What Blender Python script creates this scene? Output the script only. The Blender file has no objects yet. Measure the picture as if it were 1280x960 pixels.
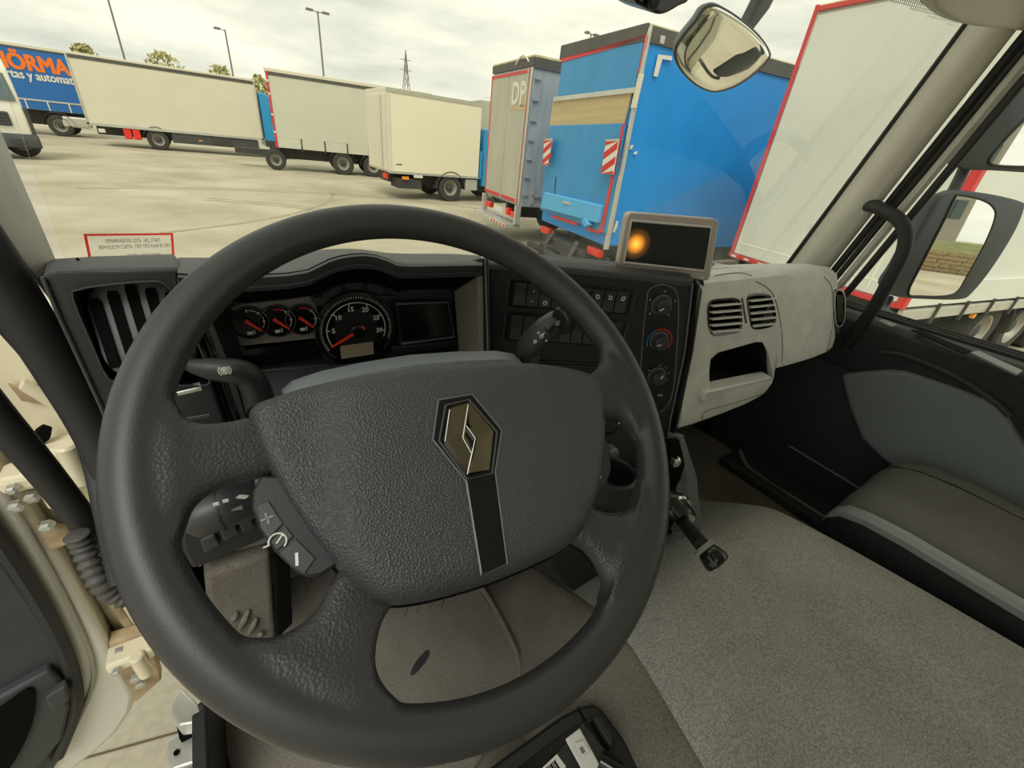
import bpy, bmesh, math, random
from mathutils import Vector, Matrix
R = math.radians
S = bpy.context.scene
COL = S.collection
random.seed(7)

# ------------------------------------------------------------------ camera
FPX = 530.0
CAM = Vector((0, 0, 2.3))
_yaw, _pit, _rol = R(35.81), R(29.38), R(6.72)
_f = Vector((math.sin(_yaw)*math.cos(_pit), math.cos(_yaw)*math.cos(_pit), -math.sin(_pit)))
_r0 = Vector((math.cos(_yaw), -math.sin(_yaw), 0)); _u0 = _r0.cross(_f)
_r = math.cos(_rol)*_r0 + math.sin(_rol)*_u0
_u = -math.sin(_rol)*_r0 + math.cos(_rol)*_u0
cd = bpy.data.cameras.new('camera'); cam = bpy.data.objects.new('camera', cd); COL.objects.link(cam)
cd.sensor_fit = 'HORIZONTAL'; cd.sensor_width = 36; cd.lens = FPX/1280*36; cd.clip_start = .02; cd.clip_end = 600
cam.matrix_world = Matrix(((_r.x, _u.x, -_f.x, CAM.x), (_r.y, _u.y, -_f.y, CAM.y), (_r.z, _u.z, -_f.z, CAM.z), (0, 0, 0, 1)))
S.camera = cam
# ------------------------------------------------------------------ sky, sun, exposure
W = bpy.data.worlds.new('overcast_sky'); S.world = W; W.use_nodes = True
nt = W.node_tree; nt.nodes.clear()
def wn(t, **k):
    n = nt.nodes.new(t)
    for a, b in k.items(): setattr(n, a, b)
    return n
tc = wn('ShaderNodeTexCoord'); mp = wn('ShaderNodeMapping'); mp.inputs['Scale'].default_value = (1.2, 1.2, 5.5)
n1 = wn('ShaderNodeTexNoise'); n1.inputs['Scale'].default_value = 2.6; n1.inputs['Detail'].default_value = 7; n1.inputs['Roughness'].default_value = .58
cr = wn('ShaderNodeValToRGB'); bg = wn('ShaderNodeBackground'); wo = wn('ShaderNodeOutputWorld')
cr.color_ramp.elements[0].position = .34; cr.color_ramp.elements[0].color = (.54, .56, .515, 1)
cr.color_ramp.elements[1].position = .64; cr.color_ramp.elements[1].color = (.86, .86, .765, 1)
nt.links.new(tc.outputs['Generated'], mp.inputs[0]); nt.links.new(mp.outputs[0], n1.inputs['Vector'])
nt.links.new(n1.outputs['Fac'], cr.inputs[0]); nt.links.new(cr.outputs[0], bg.inputs[0]); nt.links.new(bg.outputs[0], wo.inputs[0])
bg.inputs[1].default_value = 1.0
sl = bpy.data.lights.new('hazy_sun', 'SUN'); sun = bpy.data.objects.new('hazy_sun', sl); COL.objects.link(sun)
sl.energy = 1.35; sl.angle = R(30); sl.color = (1, .985, .95)
sun.location = (0, 0, 30); sun.rotation_euler = (R(34), 0, R(-35))
S.view_settings.view_transform = 'Standard'; S.view_settings.look = 'None'
S.view_settings.exposure = 0.42; S.view_settings.gamma = 1; S.view_settings.use_curve_mapping = False

# ------------------------------------------------------------------ helpers
def ray(px, py): return (px-640)/FPX*_r + (480-py)/FPX*_u + _f
def at(px, py, **k):
    a, v = next(iter(k.items())); i = 'xyz'.index(a); d = ray(px, py)
    return CAM + d*((v-CAM[i])/d[i])
def loc(M, px, py, **k):                       # hit of a sight line with a plane of a local frame
    a, v = next(iter(k.items())); i = 'xyz'.index(a); Mi = M.inverted()
    o = Mi @ CAM; d = Mi.to_3x3() @ ray(px, py)
    return o + d*((v-o[i])/d[i])

def tag(o, label=None, cat=None, group=None, kind=None):
    for k, v in (('label', label), ('category', cat), ('group', group), ('kind', kind)):
        if v: o[k] = v
    return o
def M4(l=(0, 0, 0), rx=0, ry=0, rz=0):
    from mathutils import Euler
    return Matrix.Translation(Vector(l)) @ Euler((rx, ry, rz)).to_matrix().to_4x4()
def thing(name, label, cat, l=(0, 0, 0), rx=0, ry=0, rz=0, group=None, kind=None):
    o = bpy.data.objects.new(name, None); COL.objects.link(o); o.empty_display_size = .05
    o.location = l; o.rotation_euler = (rx, ry, rz)
    return tag(o, label, cat, group, kind)
def emat(o): return M4(o.location, *o.rotation_euler)
def mesh(name, VF, mat, smooth=False, bev=0, seg=2, ang=35, sub=0):
    V, F = VF
    me = bpy.data.meshes.new(name); me.from_pydata([tuple(v) for v in V], [], F); me.validate()
    bm = bmesh.new(); bm.from_mesh(me); bmesh.ops.recalc_face_normals(bm, faces=bm.faces); bm.to_mesh(me); bm.free()
    me.materials.append(mat)
    if smooth:
        for p in me.polygons: p.use_smooth = True
        if smooth != 'all':
            try: me.set_sharp_from_angle(angle=R(ang))
            except Exception: pass
    o = bpy.data.objects.new(name, me); COL.objects.link(o)
    if bev:
        m = o.modifiers.new('bevel', 'BEVEL'); m.width = bev; m.segments = seg; m.limit_method = 'ANGLE'; m.angle_limit = R(30)
    if sub:
        m = o.modifiers.new('sub', 'SUBSURF'); m.levels = sub; m.render_levels = sub
    return o
def part(par, name, VF, mat, world=False, label=None, kind=None, **k):
    V, F = VF
    if world:
        root = par
        M = Matrix.Identity(4); ch = []
        while root: ch.append(root); root = root.parent
        for c in reversed(ch): M = M @ emat(c)
        Mi = M.inverted(); V = [Mi @ Vector(v) for v in V]
    o = mesh(name, (V, F), mat, **k); o.parent = par
    return tag(o, label, kind=kind)
def solo(name, VF, mat, label, cat, group=None, kind=None, **k):   # a thing that is one mesh, origin at its base
    V = [Vector(v) for v in VF[0]]
    b = Vector(((min(v.x for v in V)+max(v.x for v in V))/2, (min(v.y for v in V)+max(v.y for v in V))/2, min(v.z for v in V)))
    o = mesh(name, ([v-b for v in V], VF[1]), mat, **k); o.location = b
    return tag(o, label, cat, group, kind)
def struct(name, VF, mat, label=None, **k):
    o = mesh(name, VF, mat, **k); o['kind'] = 'structure'
    if label: o['label'] = label
    return o
def copy_tree(o, par=None):
    c = o.copy(); COL.objects.link(c); c.parent = par
    for ch in [x for x in bpy.data.objects if x.parent == o]: copy_tree(ch, c)
    return c
def join(*vfs):
    V = []; F = []
    for v, f in vfs:
        n = len(V); V += list(v); F += [tuple(i+n for i in q) for q in f]
    return V, F
def xf(M, VF): return [M @ Vector(v) for v in VF[0]], VF[1]
def box(c, s, M=None):
    x, y, z = [q/2 for q in s]
    V = [Vector((c[0]+a*x, c[1]+b*y, c[2]+d*z)) for a in (-1, 1) for b in (-1, 1) for d in (-1, 1)]
    F = [(0, 1, 3, 2), (4, 6, 7, 5), (0, 4, 5, 1), (2, 3, 7, 6), (0, 2, 6, 4), (1, 5, 7, 3)]
    if M: V = [M @ v for v in V]
    return V, F
def bx(x0, x1, y0, y1, z0, z1): return box(((x0+x1)/2, (y0+y1)/2, (z0+z1)/2), (abs(x1-x0), abs(y1-y0), abs(z1-z0)))
def prism(P, vec):
    n = len(P); v = Vector(vec); P = [Vector(p) for p in P]
    return P+[p+v for p in P], [tuple(range(n-1, -1, -1)), tuple(range(n, 2*n))]+[(i, (i+1) % n, n+(i+1) % n, n+i) for i in range(n)]
def loft(rings, closed=True, cap=True, loop=False):
    m = len(rings[0]); V = [Vector(p) for r in rings for p in r]; F = []; n = len(rings)
    for i in range(n if loop else n-1):
        a = i*m; b = ((i+1) % n)*m
        for j in range(m if closed else m-1):
            k = (j+1) % m; F.append((a+j, a+k, b+k, b+j))
    if cap and closed and not loop: F += [tuple(range(m-1, -1, -1)), tuple((n-1)*m+j for j in range(m))]
    return V, F
def sheet(rows, vec):                          # an open grid given real thickness
    m = len(rows[0]); n = len(rows); v = Vector(vec)
    A = [Vector(p) for r in rows for p in r]; N = len(A); V = A+[p+v for p in A]; F = []
    for i in range(n-1):
        for j in range(m-1):
            q = (i*m+j, i*m+j+1, (i+1)*m+j+1, (i+1)*m+j); F += [q, tuple(N+t for t in reversed(q))]
    ed = [(j, j+1) for j in range(m-1)]+[((n-1)*m+j+1, (n-1)*m+j) for j in range(m-1)]+[((i+1)*m, i*m) for i in range(n-1)]+[(i*m+m-1, (i+1)*m+m-1) for i in range(n-1)]
    F += [(b, a, N+a, N+b) for a, b in ed]
    return V, F
def smooth_path(P, k=6):
    P = [Vector(p) for p in P]; out = []
    for i in range(len(P)-1):
        a = P[max(i-1, 0)]; b = P[i]; c = P[i+1]; d = P[min(i+2, len(P)-1)]
        for s in range(k):
            t = s/k
            out.append(.5*((2*b)+(c-a)*t+(2*a-5*b+4*c-d)*t*t+(3*b-a-3*c+d)*t**3))
    return out+[P[-1]]
def smooth_loop(P, k=5):
    P = [Vector(p) for p in P]; n = len(P); out = []
    for i in range(n):
        a, b, c, d = P[i-1], P[i], P[(i+1) % n], P[(i+2) % n]
        for s in range(k):
            t = s/k
            out.append(.5*((2*b)+(c-a)*t+(2*a-5*b+4*c-d)*t*t+(3*b-a-3*c+d)*t**3))
    return out
def tube(path, r, seg=10, k=0, ry=None, up=(0, 0, 1), cap=True):
    P = smooth_path(path, k) if k else [Vector(p) for p in path]
    n = len(P); rings = []; prev = None
    for i, p in enumerate(P):
        t = (P[min(i+1, n-1)]-P[max(i-1, 0)]).normalized()
        a = (prev - t*prev.dot(t)) if prev else Vector(up)-t*Vector(up).dot(t)
        if a.length < 1e-4: a = t.orthogonal()
        a.normalize(); prev = a; b = t.cross(a)
        if callable(r): q = r(i/(n-1))
        elif isinstance(r, (list, tuple)):
            s = i/(n-1)*(len(r)-1); j = min(int(s), len(r)-2); q = r[j]+(r[j+1]-r[j])*(s-j)
        else: q = r
        q2 = q*(ry/1.0) if ry else q
        rings.append([p+a*q*math.cos(2*math.pi*g/seg)+b*q2*math.sin(2*math.pi*g/seg) for g in range(seg)])
    return loft(rings, cap=cap)
def lathe(prof, M=None, seg=24, ring=False, open_=False):   # profile of (radius, height) about local Z
    rings = [[Vector((r*math.cos(2*math.pi*g/seg), r*math.sin(2*math.pi*g/seg), h)) for g in range(seg)] for r, h in prof]
    V, F = loft(rings, loop=ring, cap=not (ring or open_))
    return ([M @ v for v in V], F) if M else (V, F)
def torus(Rr, r, n=96, m=20, arc=None, sq=1.0):
    rings = []
    for i in range(n):
        a = 2*math.pi*i/n
        rings.append([Vector(((Rr+r*math.cos(b))*math.cos(a), (Rr+r*math.cos(b))*math.sin(a), r*sq*math.sin(b))) for b in [2*math.pi*j/m for j in range(m)]])
    return loft(rings, loop=True, cap=False)
def rrect(w, h, r, n=5, cx=0, cy=0):
    out = []
    for sx, sy, a0 in ((1, 1, 0), (-1, 1, 90), (-1, -1, 180), (1, -1, 270)):
        for i in range(n+1):
            a = R(a0+90*i/n); out.append((cx+sx*(w/2-r)+r*math.cos(a), cy+sy*(h/2-r)+r*math.sin(a)))
    return out
def plate(poly, M, t0, t1):                    # 2-D outline extruded along local Z of M
    return xf(M, prism([(a, b, t0) for a, b in poly], (0, 0, t1-t0)))
def ringplate(po, pi_, M, t0, t1):             # frame between two outlines of the same count
    n = len(po)
    rings = [[Vector((*po[i], t0)), Vector((*po[i], t1)), Vector((*pi_[i], t1)), Vector((*pi_[i], t0))] for i in range(n)]
    return xf(M, loft(rings, loop=True, cap=False))
def frame3(o, ex, ey):                         # matrix from origin and two in-plane axes
    ex = Vector(ex).normalized(); ez = ex.cross(Vector(ey)).normalized(); ey = ez.cross(ex)
    return Matrix(((ex.x, ey.x, ez.x, o[0]), (ex.y, ey.y, ez.y, o[1]), (ex.z, ey.z, ez.z, o[2]), (0, 0, 0, 1)))
_tc = {}
def text(body, size, M, depth=.0006, align='CENTER', sx=1.0, bold=0, width=None):
    key = (body, align, bold)
    if key not in _tc:
        c = bpy.data.curves.new('txt', 'FONT'); c.body = body; c.size = 1; c.align_x = align; c.align_y = 'CENTER'; c.offset = bold
        c.resolution_u = 3
        o = bpy.data.objects.new('txt', c); COL.objects.link(o); bpy.context.view_layer.update()
        me = bpy.data.meshes.new_from_object(o.evaluated_get(bpy.context.evaluated_depsgraph_get()))
        _tc[key] = ([v.co.copy() for v in me.vertices], [tuple(p.vertices) for p in me.polygons])
        bpy.data.objects.remove(o); bpy.data.curves.remove(c); bpy.data.meshes.remove(me)
    V, F = _tc[key]
    if width: sx = width/((max(v.x for v in V)-min(v.x for v in V))*size)
    return [M @ Vector((v.x*size*sx, v.y*size, depth)) for v in V], F
def cut(o, *cutters):                          # real openings: boolean difference, cutters removed afterwards
    tmp = []
    for vf in cutters:
        c = mesh('cutter', vf, o.data.materials[0]); c.parent = o.parent; tmp.append(c)
        m = o.modifiers.new('cut', 'BOOLEAN'); m.object = c; m.operation = 'DIFFERENCE'; m.solver = 'EXACT'
    bpy.context.view_layer.update()
    me = bpy.data.meshes.new_from_object(o.evaluated_get(bpy.context.evaluated_depsgraph_get()))
    o.modifiers.clear(); o.data = me
    for c in tmp: bpy.data.objects.remove(c)
    for p in me.polygons: p.use_smooth = True
    me.set_sharp_from_angle(angle=R(35))
    return o

# ------------------------------------------------------------------ materials
def srgb(r, g, b):
    f = lambda c: c/12.92 if c <= .04045 else ((c+.055)/1.055)**2.4
    return (f(r/255), f(g/255), f(b/255), 1)
def mat(name, col, rough=.5, metal=0, bump=0, bscale=400, var=0, vscale=8, vor=False, spec=.5, coat=0, stretch=None, col2=None, emit=0, speck=0):
    m = bpy.data.materials.new(name); m.use_nodes = True; t = m.node_tree; p = t.nodes['Principled BSDF']
    p.inputs['Base Color'].default_value = col; p.inputs['Roughness'].default_value = rough; p.inputs['Metallic'].default_value = metal
    p.inputs['Specular IOR Level'].default_value = spec
    if coat: p.inputs['Coat Weight'].default_value = coat
    if emit: p.inputs['Emission Color'].default_value = col; p.inputs['Emission Strength'].default_value = emit
    tcn = t.nodes.new('ShaderNodeTexCoord'); src = tcn.outputs['Object']
    if stretch:
        q = t.nodes.new('ShaderNodeMapping'); q.inputs['Scale'].default_value = stretch; t.links.new(src, q.inputs[0]); src = q.outputs[0]
    if var:
        n = t.nodes.new('ShaderNodeTexNoise'); n.inputs['Scale'].default_value = vscale; n.inputs['Detail'].default_value = 6; n.inputs['Roughness'].default_value = .6
        c = t.nodes.new('ShaderNodeValToRGB'); c.color_ramp.elements[0].position = .3; c.color_ramp.elements[1].position = .7
        k0 = col2 or tuple(x*(1-var) for x in col[:3])+(1,); k1 = col if col2 else tuple(min(1, x*(1+var)) for x in col[:3])+(1,)
        c.color_ramp.elements[0].color = k0; c.color_ramp.elements[1].color = k1
        t.links.new(src, n.inputs['Vector']); t.links.new(n.outputs['Fac'], c.inputs[0]); last = c.outputs[0]
        if speck:
            n2 = t.nodes.new('ShaderNodeTexNoise'); n2.inputs['Scale'].default_value = bscale; n2.inputs['Detail'].default_value = 2
            t.links.new(src, n2.inputs['Vector'])
            c2 = t.nodes.new('ShaderNodeValToRGB'); c2.color_ramp.elements[0].position = .36; c2.color_ramp.elements[1].position = .64
            c2.color_ramp.elements[0].color = (1-speck,)*3+(1,); c2.color_ramp.elements[1].color = (1, 1, 1, 1)
            mx = t.nodes.new('ShaderNodeMix'); mx.data_type = 'RGBA'; mx.blend_type = 'MULTIPLY'; mx.inputs[0].default_value = 1
            t.links.new(n2.outputs['Fac'], c2.inputs[0]); t.links.new(last, mx.inputs[6]); t.links.new(c2.outputs[0], mx.inputs[7]); last = mx.outputs[2]
        t.links.new(last, p.inputs['Base Color'])
    if bump:
        n = t.nodes.new('ShaderNodeTexVoronoi' if vor else 'ShaderNodeTexNoise'); n.inputs['Scale'].default_value = bscale
        if not vor: n.inputs['Detail'].default_value = 3
        b = t.nodes.new('ShaderNodeBump'); b.inputs['Strength'].default_value = bump; b.inputs['Distance'].default_value = .0015
        t.links.new(src, n.inputs['Vector']); t.links.new(n.outputs[0], b.inputs['Height']); t.links.new(b.outputs[0], p.inputs['Normal'])
    return m
def glass(name, tint=(.99, .985, .94), refl=.016):
    m = bpy.data.materials.new(name); m.use_nodes = True; t = m.node_tree; t.nodes.clear()
    o = t.nodes.new('ShaderNodeOutputMaterial'); mx = t.nodes.new('ShaderNodeMixShader'); tr = t.nodes.new('ShaderNodeBsdfTransparent'); gl = t.nodes.new('ShaderNodeBsdfGlossy')
    lw = t.nodes.new('ShaderNodeFresnel'); lw.inputs[0].default_value = 1.33
    tr.inputs[0].default_value = (*tint, 1); gl.inputs['Roughness'].default_value = .02; gl.inputs[0].default_value = (.8, .8, .8, 1)
    ml = t.nodes.new('ShaderNodeMath'); ml.operation = 'MULTIPLY'; ml.inputs[1].default_value = refl*10
    t.links.new(lw.outputs[0], ml.inputs[0]); t.links.new(ml.outputs[0], mx.inputs[0]); t.links.new(tr.outputs[0], mx.inputs[1]); t.links.new(gl.outputs[0], mx.inputs[2]); t.links.new(mx.outputs[0], o.inputs[0])
    return m
m_dash = mat('black_dash_plastic', srgb(34, 35, 36), .5, bump=.25, bscale=700, var=.1, vscale=30)
m_dash_top = mat('soft_dash_top', srgb(62, 65, 66), .55, bump=.3, bscale=600, var=.12, vscale=14)
m_panel = mat('black_panel', srgb(30, 31, 32), .48, bump=.15, bscale=900)
m_gloss = mat('gloss_black', srgb(18, 18, 19), .18)
m_plate = mat('gauge_plate_grey', srgb(128, 124, 116), .45, bump=.1, bscale=900)
m_void = mat('dark_cavity_shade', srgb(8, 8, 8), .9, spec=.1)  # near black stands in for the shade inside openings and gaps
m_switch = mat('switch_plastic', srgb(52, 53, 54), .42, bump=.1, bscale=900)
m_rim = mat('wheel_rim_skin', srgb(50, 50, 50), .42, bump=.18, bscale=1100, var=.1, vscale=20)
m_spoke = mat('wheel_spoke_leather_grain', srgb(48, 48, 48), .40, bump=.22, bscale=520, vor=True, var=.1, vscale=20)
m_pad = mat('airbag_grain', srgb(58, 58, 60), .46, bump=.5, bscale=560, vor=True, var=.08, vscale=12)
m_shroud = mat('column_shroud', srgb(104, 110, 112), .5, bump=.2, bscale=700)
m_chrome = mat('chrome', (.75, .74, .70, 1), .12, metal=1)
m_darkchrome = mat('dark_chrome', srgb(140, 136, 120), .16, metal=1, var=.1, vscale=40)
m_grey = mat('pale_grey_plastic', srgb(200, 199, 192), .55, bump=.4, bscale=500, var=.1, vscale=25)
m_greytrim = mat('pale_trim', srgb(215, 214, 208), .45, bump=.15, bscale=600)
m_pillar = mat('pillar_fabric_plastic', srgb(196, 193, 182), .65, bump=.2, bscale=500, var=.06, vscale=10)
m_rubber = mat('black_rubber', srgb(38, 38, 38), .6, bump=.15, bscale=500)
m_carpet = mat('grey_carpet', srgb(172, 171, 164), .95, bump=.9, bscale=330, var=.16, vscale=5, spec=.1, speck=.4)
m_mat = mat('floor_mat', srgb(128, 122, 111), .85, bump=.8, bscale=330, var=.2, vscale=6, spec=.2, speck=.35)
m_door = mat('door_trim_dark', srgb(54, 57, 58), .6, bump=.2, bscale=600, var=.1, vscale=12)
m_doorgrey = mat('door_pocket_grey', srgb(120, 128, 131), .6, bump=.2, bscale=700, var=.06, vscale=8)
m_seat = mat('seat_fabric', srgb(104, 103, 98), .62, bump=.5, bscale=700, var=.1, vscale=12, spec=.3)
m_seatside = mat('seat_side_black', srgb(34, 35, 36), .6, bump=.3, bscale=400)
m_seattrim = mat('seat_grey_trim', srgb(150, 155, 154), .45, bump=.2, bscale=600)
m_white = mat('print_white', srgb(215, 214, 205), .5)
m_red = mat('print_red', srgb(200, 44, 34), .45)
m_blue_print = mat('print_blue', srgb(58, 120, 190), .45)
m_needle = mat('needle_red', srgb(236, 62, 40), .4)
m_lcd = mat('lcd_olive', srgb(160, 150, 122), .35)
m_cream = mat('cream_body_paint', srgb(222, 212, 182), .35, var=.08, vscale=4, coat=.3)
m_doorpaint = mat('door_paint', srgb(206, 204, 190), .3, var=.04, vscale=3, coat=.3)
m_dirt_shade = mat('dirty_shaded_cream', srgb(196, 176, 140), .6, var=.3, vscale=14, col2=srgb(120, 96, 68))
m_galv = mat('galvanised', srgb(190, 190, 182), .35, metal=.6, var=.1, vscale=20)
m_stepgrey = mat('step_grey', srgb(120, 120, 118), .5, bump=.1, bscale=300)
m_glass = glass('window_glass')
m_mirror = mat('mirror_glass', (.92, .93, .9, 1), .01, metal=1)
m_mirbody = mat('mirror_housing', srgb(66, 72, 74), .5, bump=.2, bscale=500, var=.08, vscale=10)
m_beige = mat('visor_beige', srgb(196, 191, 176), .7, bump=.2, bscale=500, var=.05)
m_mon = mat('monitor_case', srgb(186, 174, 166), .35, metal=.2)
m_orange = mat('orange_print', srgb(240, 120, 30), .5)

# wheel skin: fine grain on the rim turning into coarser leather grain towards the spokes
m_wheel = mat('wheel_skin', srgb(50, 50, 50), .42)
t = m_wheel.node_tree; p = t.nodes['Principled BSDF']
tcn = t.nodes.new('ShaderNodeTexCoord'); sx = t.nodes.new('ShaderNodeSeparateXYZ'); cx_ = t.nodes.new('ShaderNodeCombineXYZ'); ln = t.nodes.new('ShaderNodeVectorMath'); ln.operation = 'LENGTH'
t.links.new(tcn.outputs['Object'], sx.inputs[0]); t.links.new(sx.outputs[0], cx_.inputs[0]); t.links.new(sx.outputs[1], cx_.inputs[1]); t.links.new(cx_.outputs[0], ln.inputs[0])
mr = t.nodes.new('ShaderNodeMapRange'); mr.inputs[1].default_value = .195; mr.inputs[2].default_value = .224; mr.inputs[3].default_value = .32; mr.inputs[4].default_value = .0
t.links.new(ln.outputs['Value'], mr.inputs[0])
vo = t.nodes.new('ShaderNodeTexVoronoi'); vo.inputs['Scale'].default_value = 430; no = t.nodes.new('ShaderNodeTexNoise'); no.inputs['Scale'].default_value = 1200
t.links.new(tcn.outputs['Object'], vo.inputs['Vector']); t.links.new(tcn.outputs['Object'], no.inputs['Vector'])
b1 = t.nodes.new('ShaderNodeBump'); b1.inputs['Distance'].default_value = .0015; b2 = t.nodes.new('ShaderNodeBump'); b2.inputs['Distance'].default_value = .001; b2.inputs['Strength'].default_value = .12
t.links.new(mr.outputs[0], b1.inputs['Strength']); t.links.new(vo.outputs[0], b1.inputs['Height']); t.links.new(no.outputs[0], b2.inputs['Height']); t.links.new(b1.outputs[0], b2.inputs['Normal']); t.links.new(b2.outputs[0], p.inputs['Normal'])

def translucent(name, col, mixf=.7):
    m = bpy.data.materials.new(name); m.use_nodes = True; t = m.node_tree; t.nodes.clear()
    o = t.nodes.new('ShaderNodeOutputMaterial'); mx = t.nodes.new('ShaderNodeMixShader'); tr = t.nodes.new('ShaderNodeBsdfTranslucent'); df = t.nodes.new('ShaderNodeBsdfTransparent')
    tr.inputs[0].default_value = col; df.inputs[0].default_value = (1, 1, 1, 1); mx.inputs[0].default_value = mixf
    t.links.new(df.outputs[0], mx.inputs[1]); t.links.new(tr.outputs[0], mx.inputs[2]); t.links.new(mx.outputs[0], o.inputs[0])
    return m

# ================================================================== SETTING
m_ground = mat('yard_concrete', srgb(196, 189, 167), .85, bump=.3, bscale=30, var=.16, vscale=.4, spec=.2, col2=srgb(162, 153, 130), speck=.12)
g = struct('ground', ([(-200, -200, 0), (200, -200, 0), (200, 200, 0), (-200, 200, 0)], [(0, 1, 2, 3)]), m_ground, 'pale worn concrete yard')
m_joint = mat('joint_dark', srgb(96, 84, 66), .9)
for a, b in (((60, 960), (300, 893)),):
    A = at(*a, z=.004); B = at(*b, z=.004); d = (B-A).normalized(); A -= d*6; B += d*14; w = Vector((-d.y, d.x, 0))*.004
    part(g, 'slab_joint', prism([A-w, B-w, B+w, A+w], (0, 0, -.003)), m_joint)
A = at(78, 957, z=.004); B = at(101, 936, z=.004); w = Vector((.03, .02, 0))
part(g, 'painted_line', prism([A-w-(B-A)*1.5, B-w, B+w, A+w-(B-A)*1.5], (0, 0, -.003)), m_orange, label='orange paint mark on the concrete')
m_tyre_mark = mat('tyre_mark', srgb(158, 149, 127), .9)
for cx, cy, rr, a0, a1 in ((-2, 9, 7, 20, 75), (-2, 9, 7.35, 20, 75), (1, 6, 12, 50, 110), (1, 6, 12.4, 55, 105), (-6, 20, 10, -60, -10)):
    P = []; Q = []
    for i in range(25):
        a = R(a0+(a1-a0)*i/24); w = .06+.03*math.sin(i*1.7)
        P.append((cx+(rr-w)*math.cos(a), cy+(rr-w)*math.sin(a), .006)); Q.append((cx+(rr+w)*math.cos(a), cy+(rr+w)*math.sin(a), .006))
    part(g, 'tyre_mark', sheet([P, Q], (0, 0, -.004)), m_tyre_mark)

XL, XR = -.18, 1.60
FZ = 1.30
# cab floor with the firewall rising in front of it
struct('floor', join(bx(-.17, 1.63, -.75, .92, FZ-.05, FZ), sheet([[(-.17, .80, FZ-.02), (1.63, .80, FZ-.02)], [(-.17, .9, 1.55), (1.63, .9, 1.55)], [(-.17, .9, 2.0), (1.63, .9, 2.0)]], (0, .03, 0))), m_mat, 'cab floor under the mats')
m_head = mat('roof_lining', srgb(226, 222, 210), .85, bump=.2, bscale=300)
struct('ceiling', sheet([[(-.16, .56, 2.86), (.71, .62, 2.87), (1.56, .50, 2.86)], [(-.16, .30, 2.95), (.71, .30, 2.97), (1.58, .30, 2.95)], [(-.18, -.85, 2.95), (.71, -.85, 2.97), (1.62, -.85, 2.95)]], (0, 0, .05)), m_head, 'pale cab roof lining', smooth=True)
struct('wall_rear', bx(-.18, 1.64, -.90, -.85, FZ, 2.98), m_head, 'pale rear wall of the cab')
struct('wall_left', join(prism([(-.172, .66, 2.06), (-.172, .66, FZ-.1), (-.172, .93, FZ-.1), (-.172, .93, 2.06)], (-.012, 0, 0)), bx(-.2, -.16, -.86, -.45, FZ-.1, 2.95)), m_door, 'dark kick panel and rear door post on the driver side')
struct('wall_right', bx(1.60, 1.63, .74, .95, FZ-.1, 1.90), m_door, 'dark kick panel at the passenger side')
m_cabskin = mat('cab_front_paint', srgb(112, 116, 113), .35, coat=.2)
struct('wall_front', loft([[(x, wsy_(x)+.02, 2.02), (x, wsy_(x)+.06, 1.9), (x, wsy_(x)+.09, 1.2), (x, wsy_(x)+.06, .75), (x, wsy_(x)+.02, .75), (x, wsy_(x)+.02, 1.2)] for x in (-.2, .1, .4, .71, 1.0, 1.3, 1.64)]) if False else sheet([[(-.2+.23*i, .93-.15*((-.2+.23*i-.71)/.9)**2+d, z) for i in range(9)] for d, z in ((.02, 1.92), (.07, 1.84), (.09, 1.3), (.08, .8), (.02, .72))], (0, .02, 0)), m_cabskin, 'painted front skin of the cab', smooth=True)
# windscreen
def wsy(x, z):
    s = (x-.71)/.9
    return .93-.15*s*s-(z-2.03)*.40-(.03*max(0, s))
xs = [XL+(1.66-XL)*i/24 for i in range(25)]
zs = [1.98+.87*i/10 for i in range(11)]
struct('window_1', sheet([[(x+(.71-x)*(z-2.03)*.14, wsy(x, z), z) for x in xs] for z in zs], (0, .006, .002)), m_glass, 'wide curved windscreen', smooth=True)
# fine white dots of the printed border in the upper right corner of the glass
V = []; F = []
w1 = bpy.data.objects['window_1']
for i in range(46):
    for j in range(11):
        px = 1085+i*2.5+(j % 2)*1.2; py = -22+j*3.9+(i*.62)
        if px > 1200 or (px < 1090+j*2 and j > 3) or j > 4+((i-12)/9): continue
        d = ray(px, py); t = 1.0
        for _ in range(20):
            P = CAM+d*t; t += (wsy(P.x-(.71-P.x)*.07, P.z)-.004-P.y)/d.y*.9
        P = CAM+d*t; r = .0022*(1-j/16); n = len(V)
        V += [P+Vector((1.4*r*math.cos(a), 0, 1.4*r*math.sin(a))) for a in [k*math.pi/3 for k in range(6)]]
        F.append(tuple(range(n, n+6)))
part(w1, 'frit_dots', (V, F), mat('frit_dark', srgb(60, 62, 60), .6), label='dotted print along the windscreen corner', kind='stuff')
# little etched mark and hill start sticker on the glass
def on_ws(px, py, off=.006):
    d = ray(px, py); t = .8
    for _ in range(25):
        P = CAM+d*t; xx = (P.x-.71*(P.z-2.03)*.14)/(1-(P.z-2.03)*.14)
        t += (wsy(xx, P.z)-off-P.y)/d.y*.9
    return CAM+d*t

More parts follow.
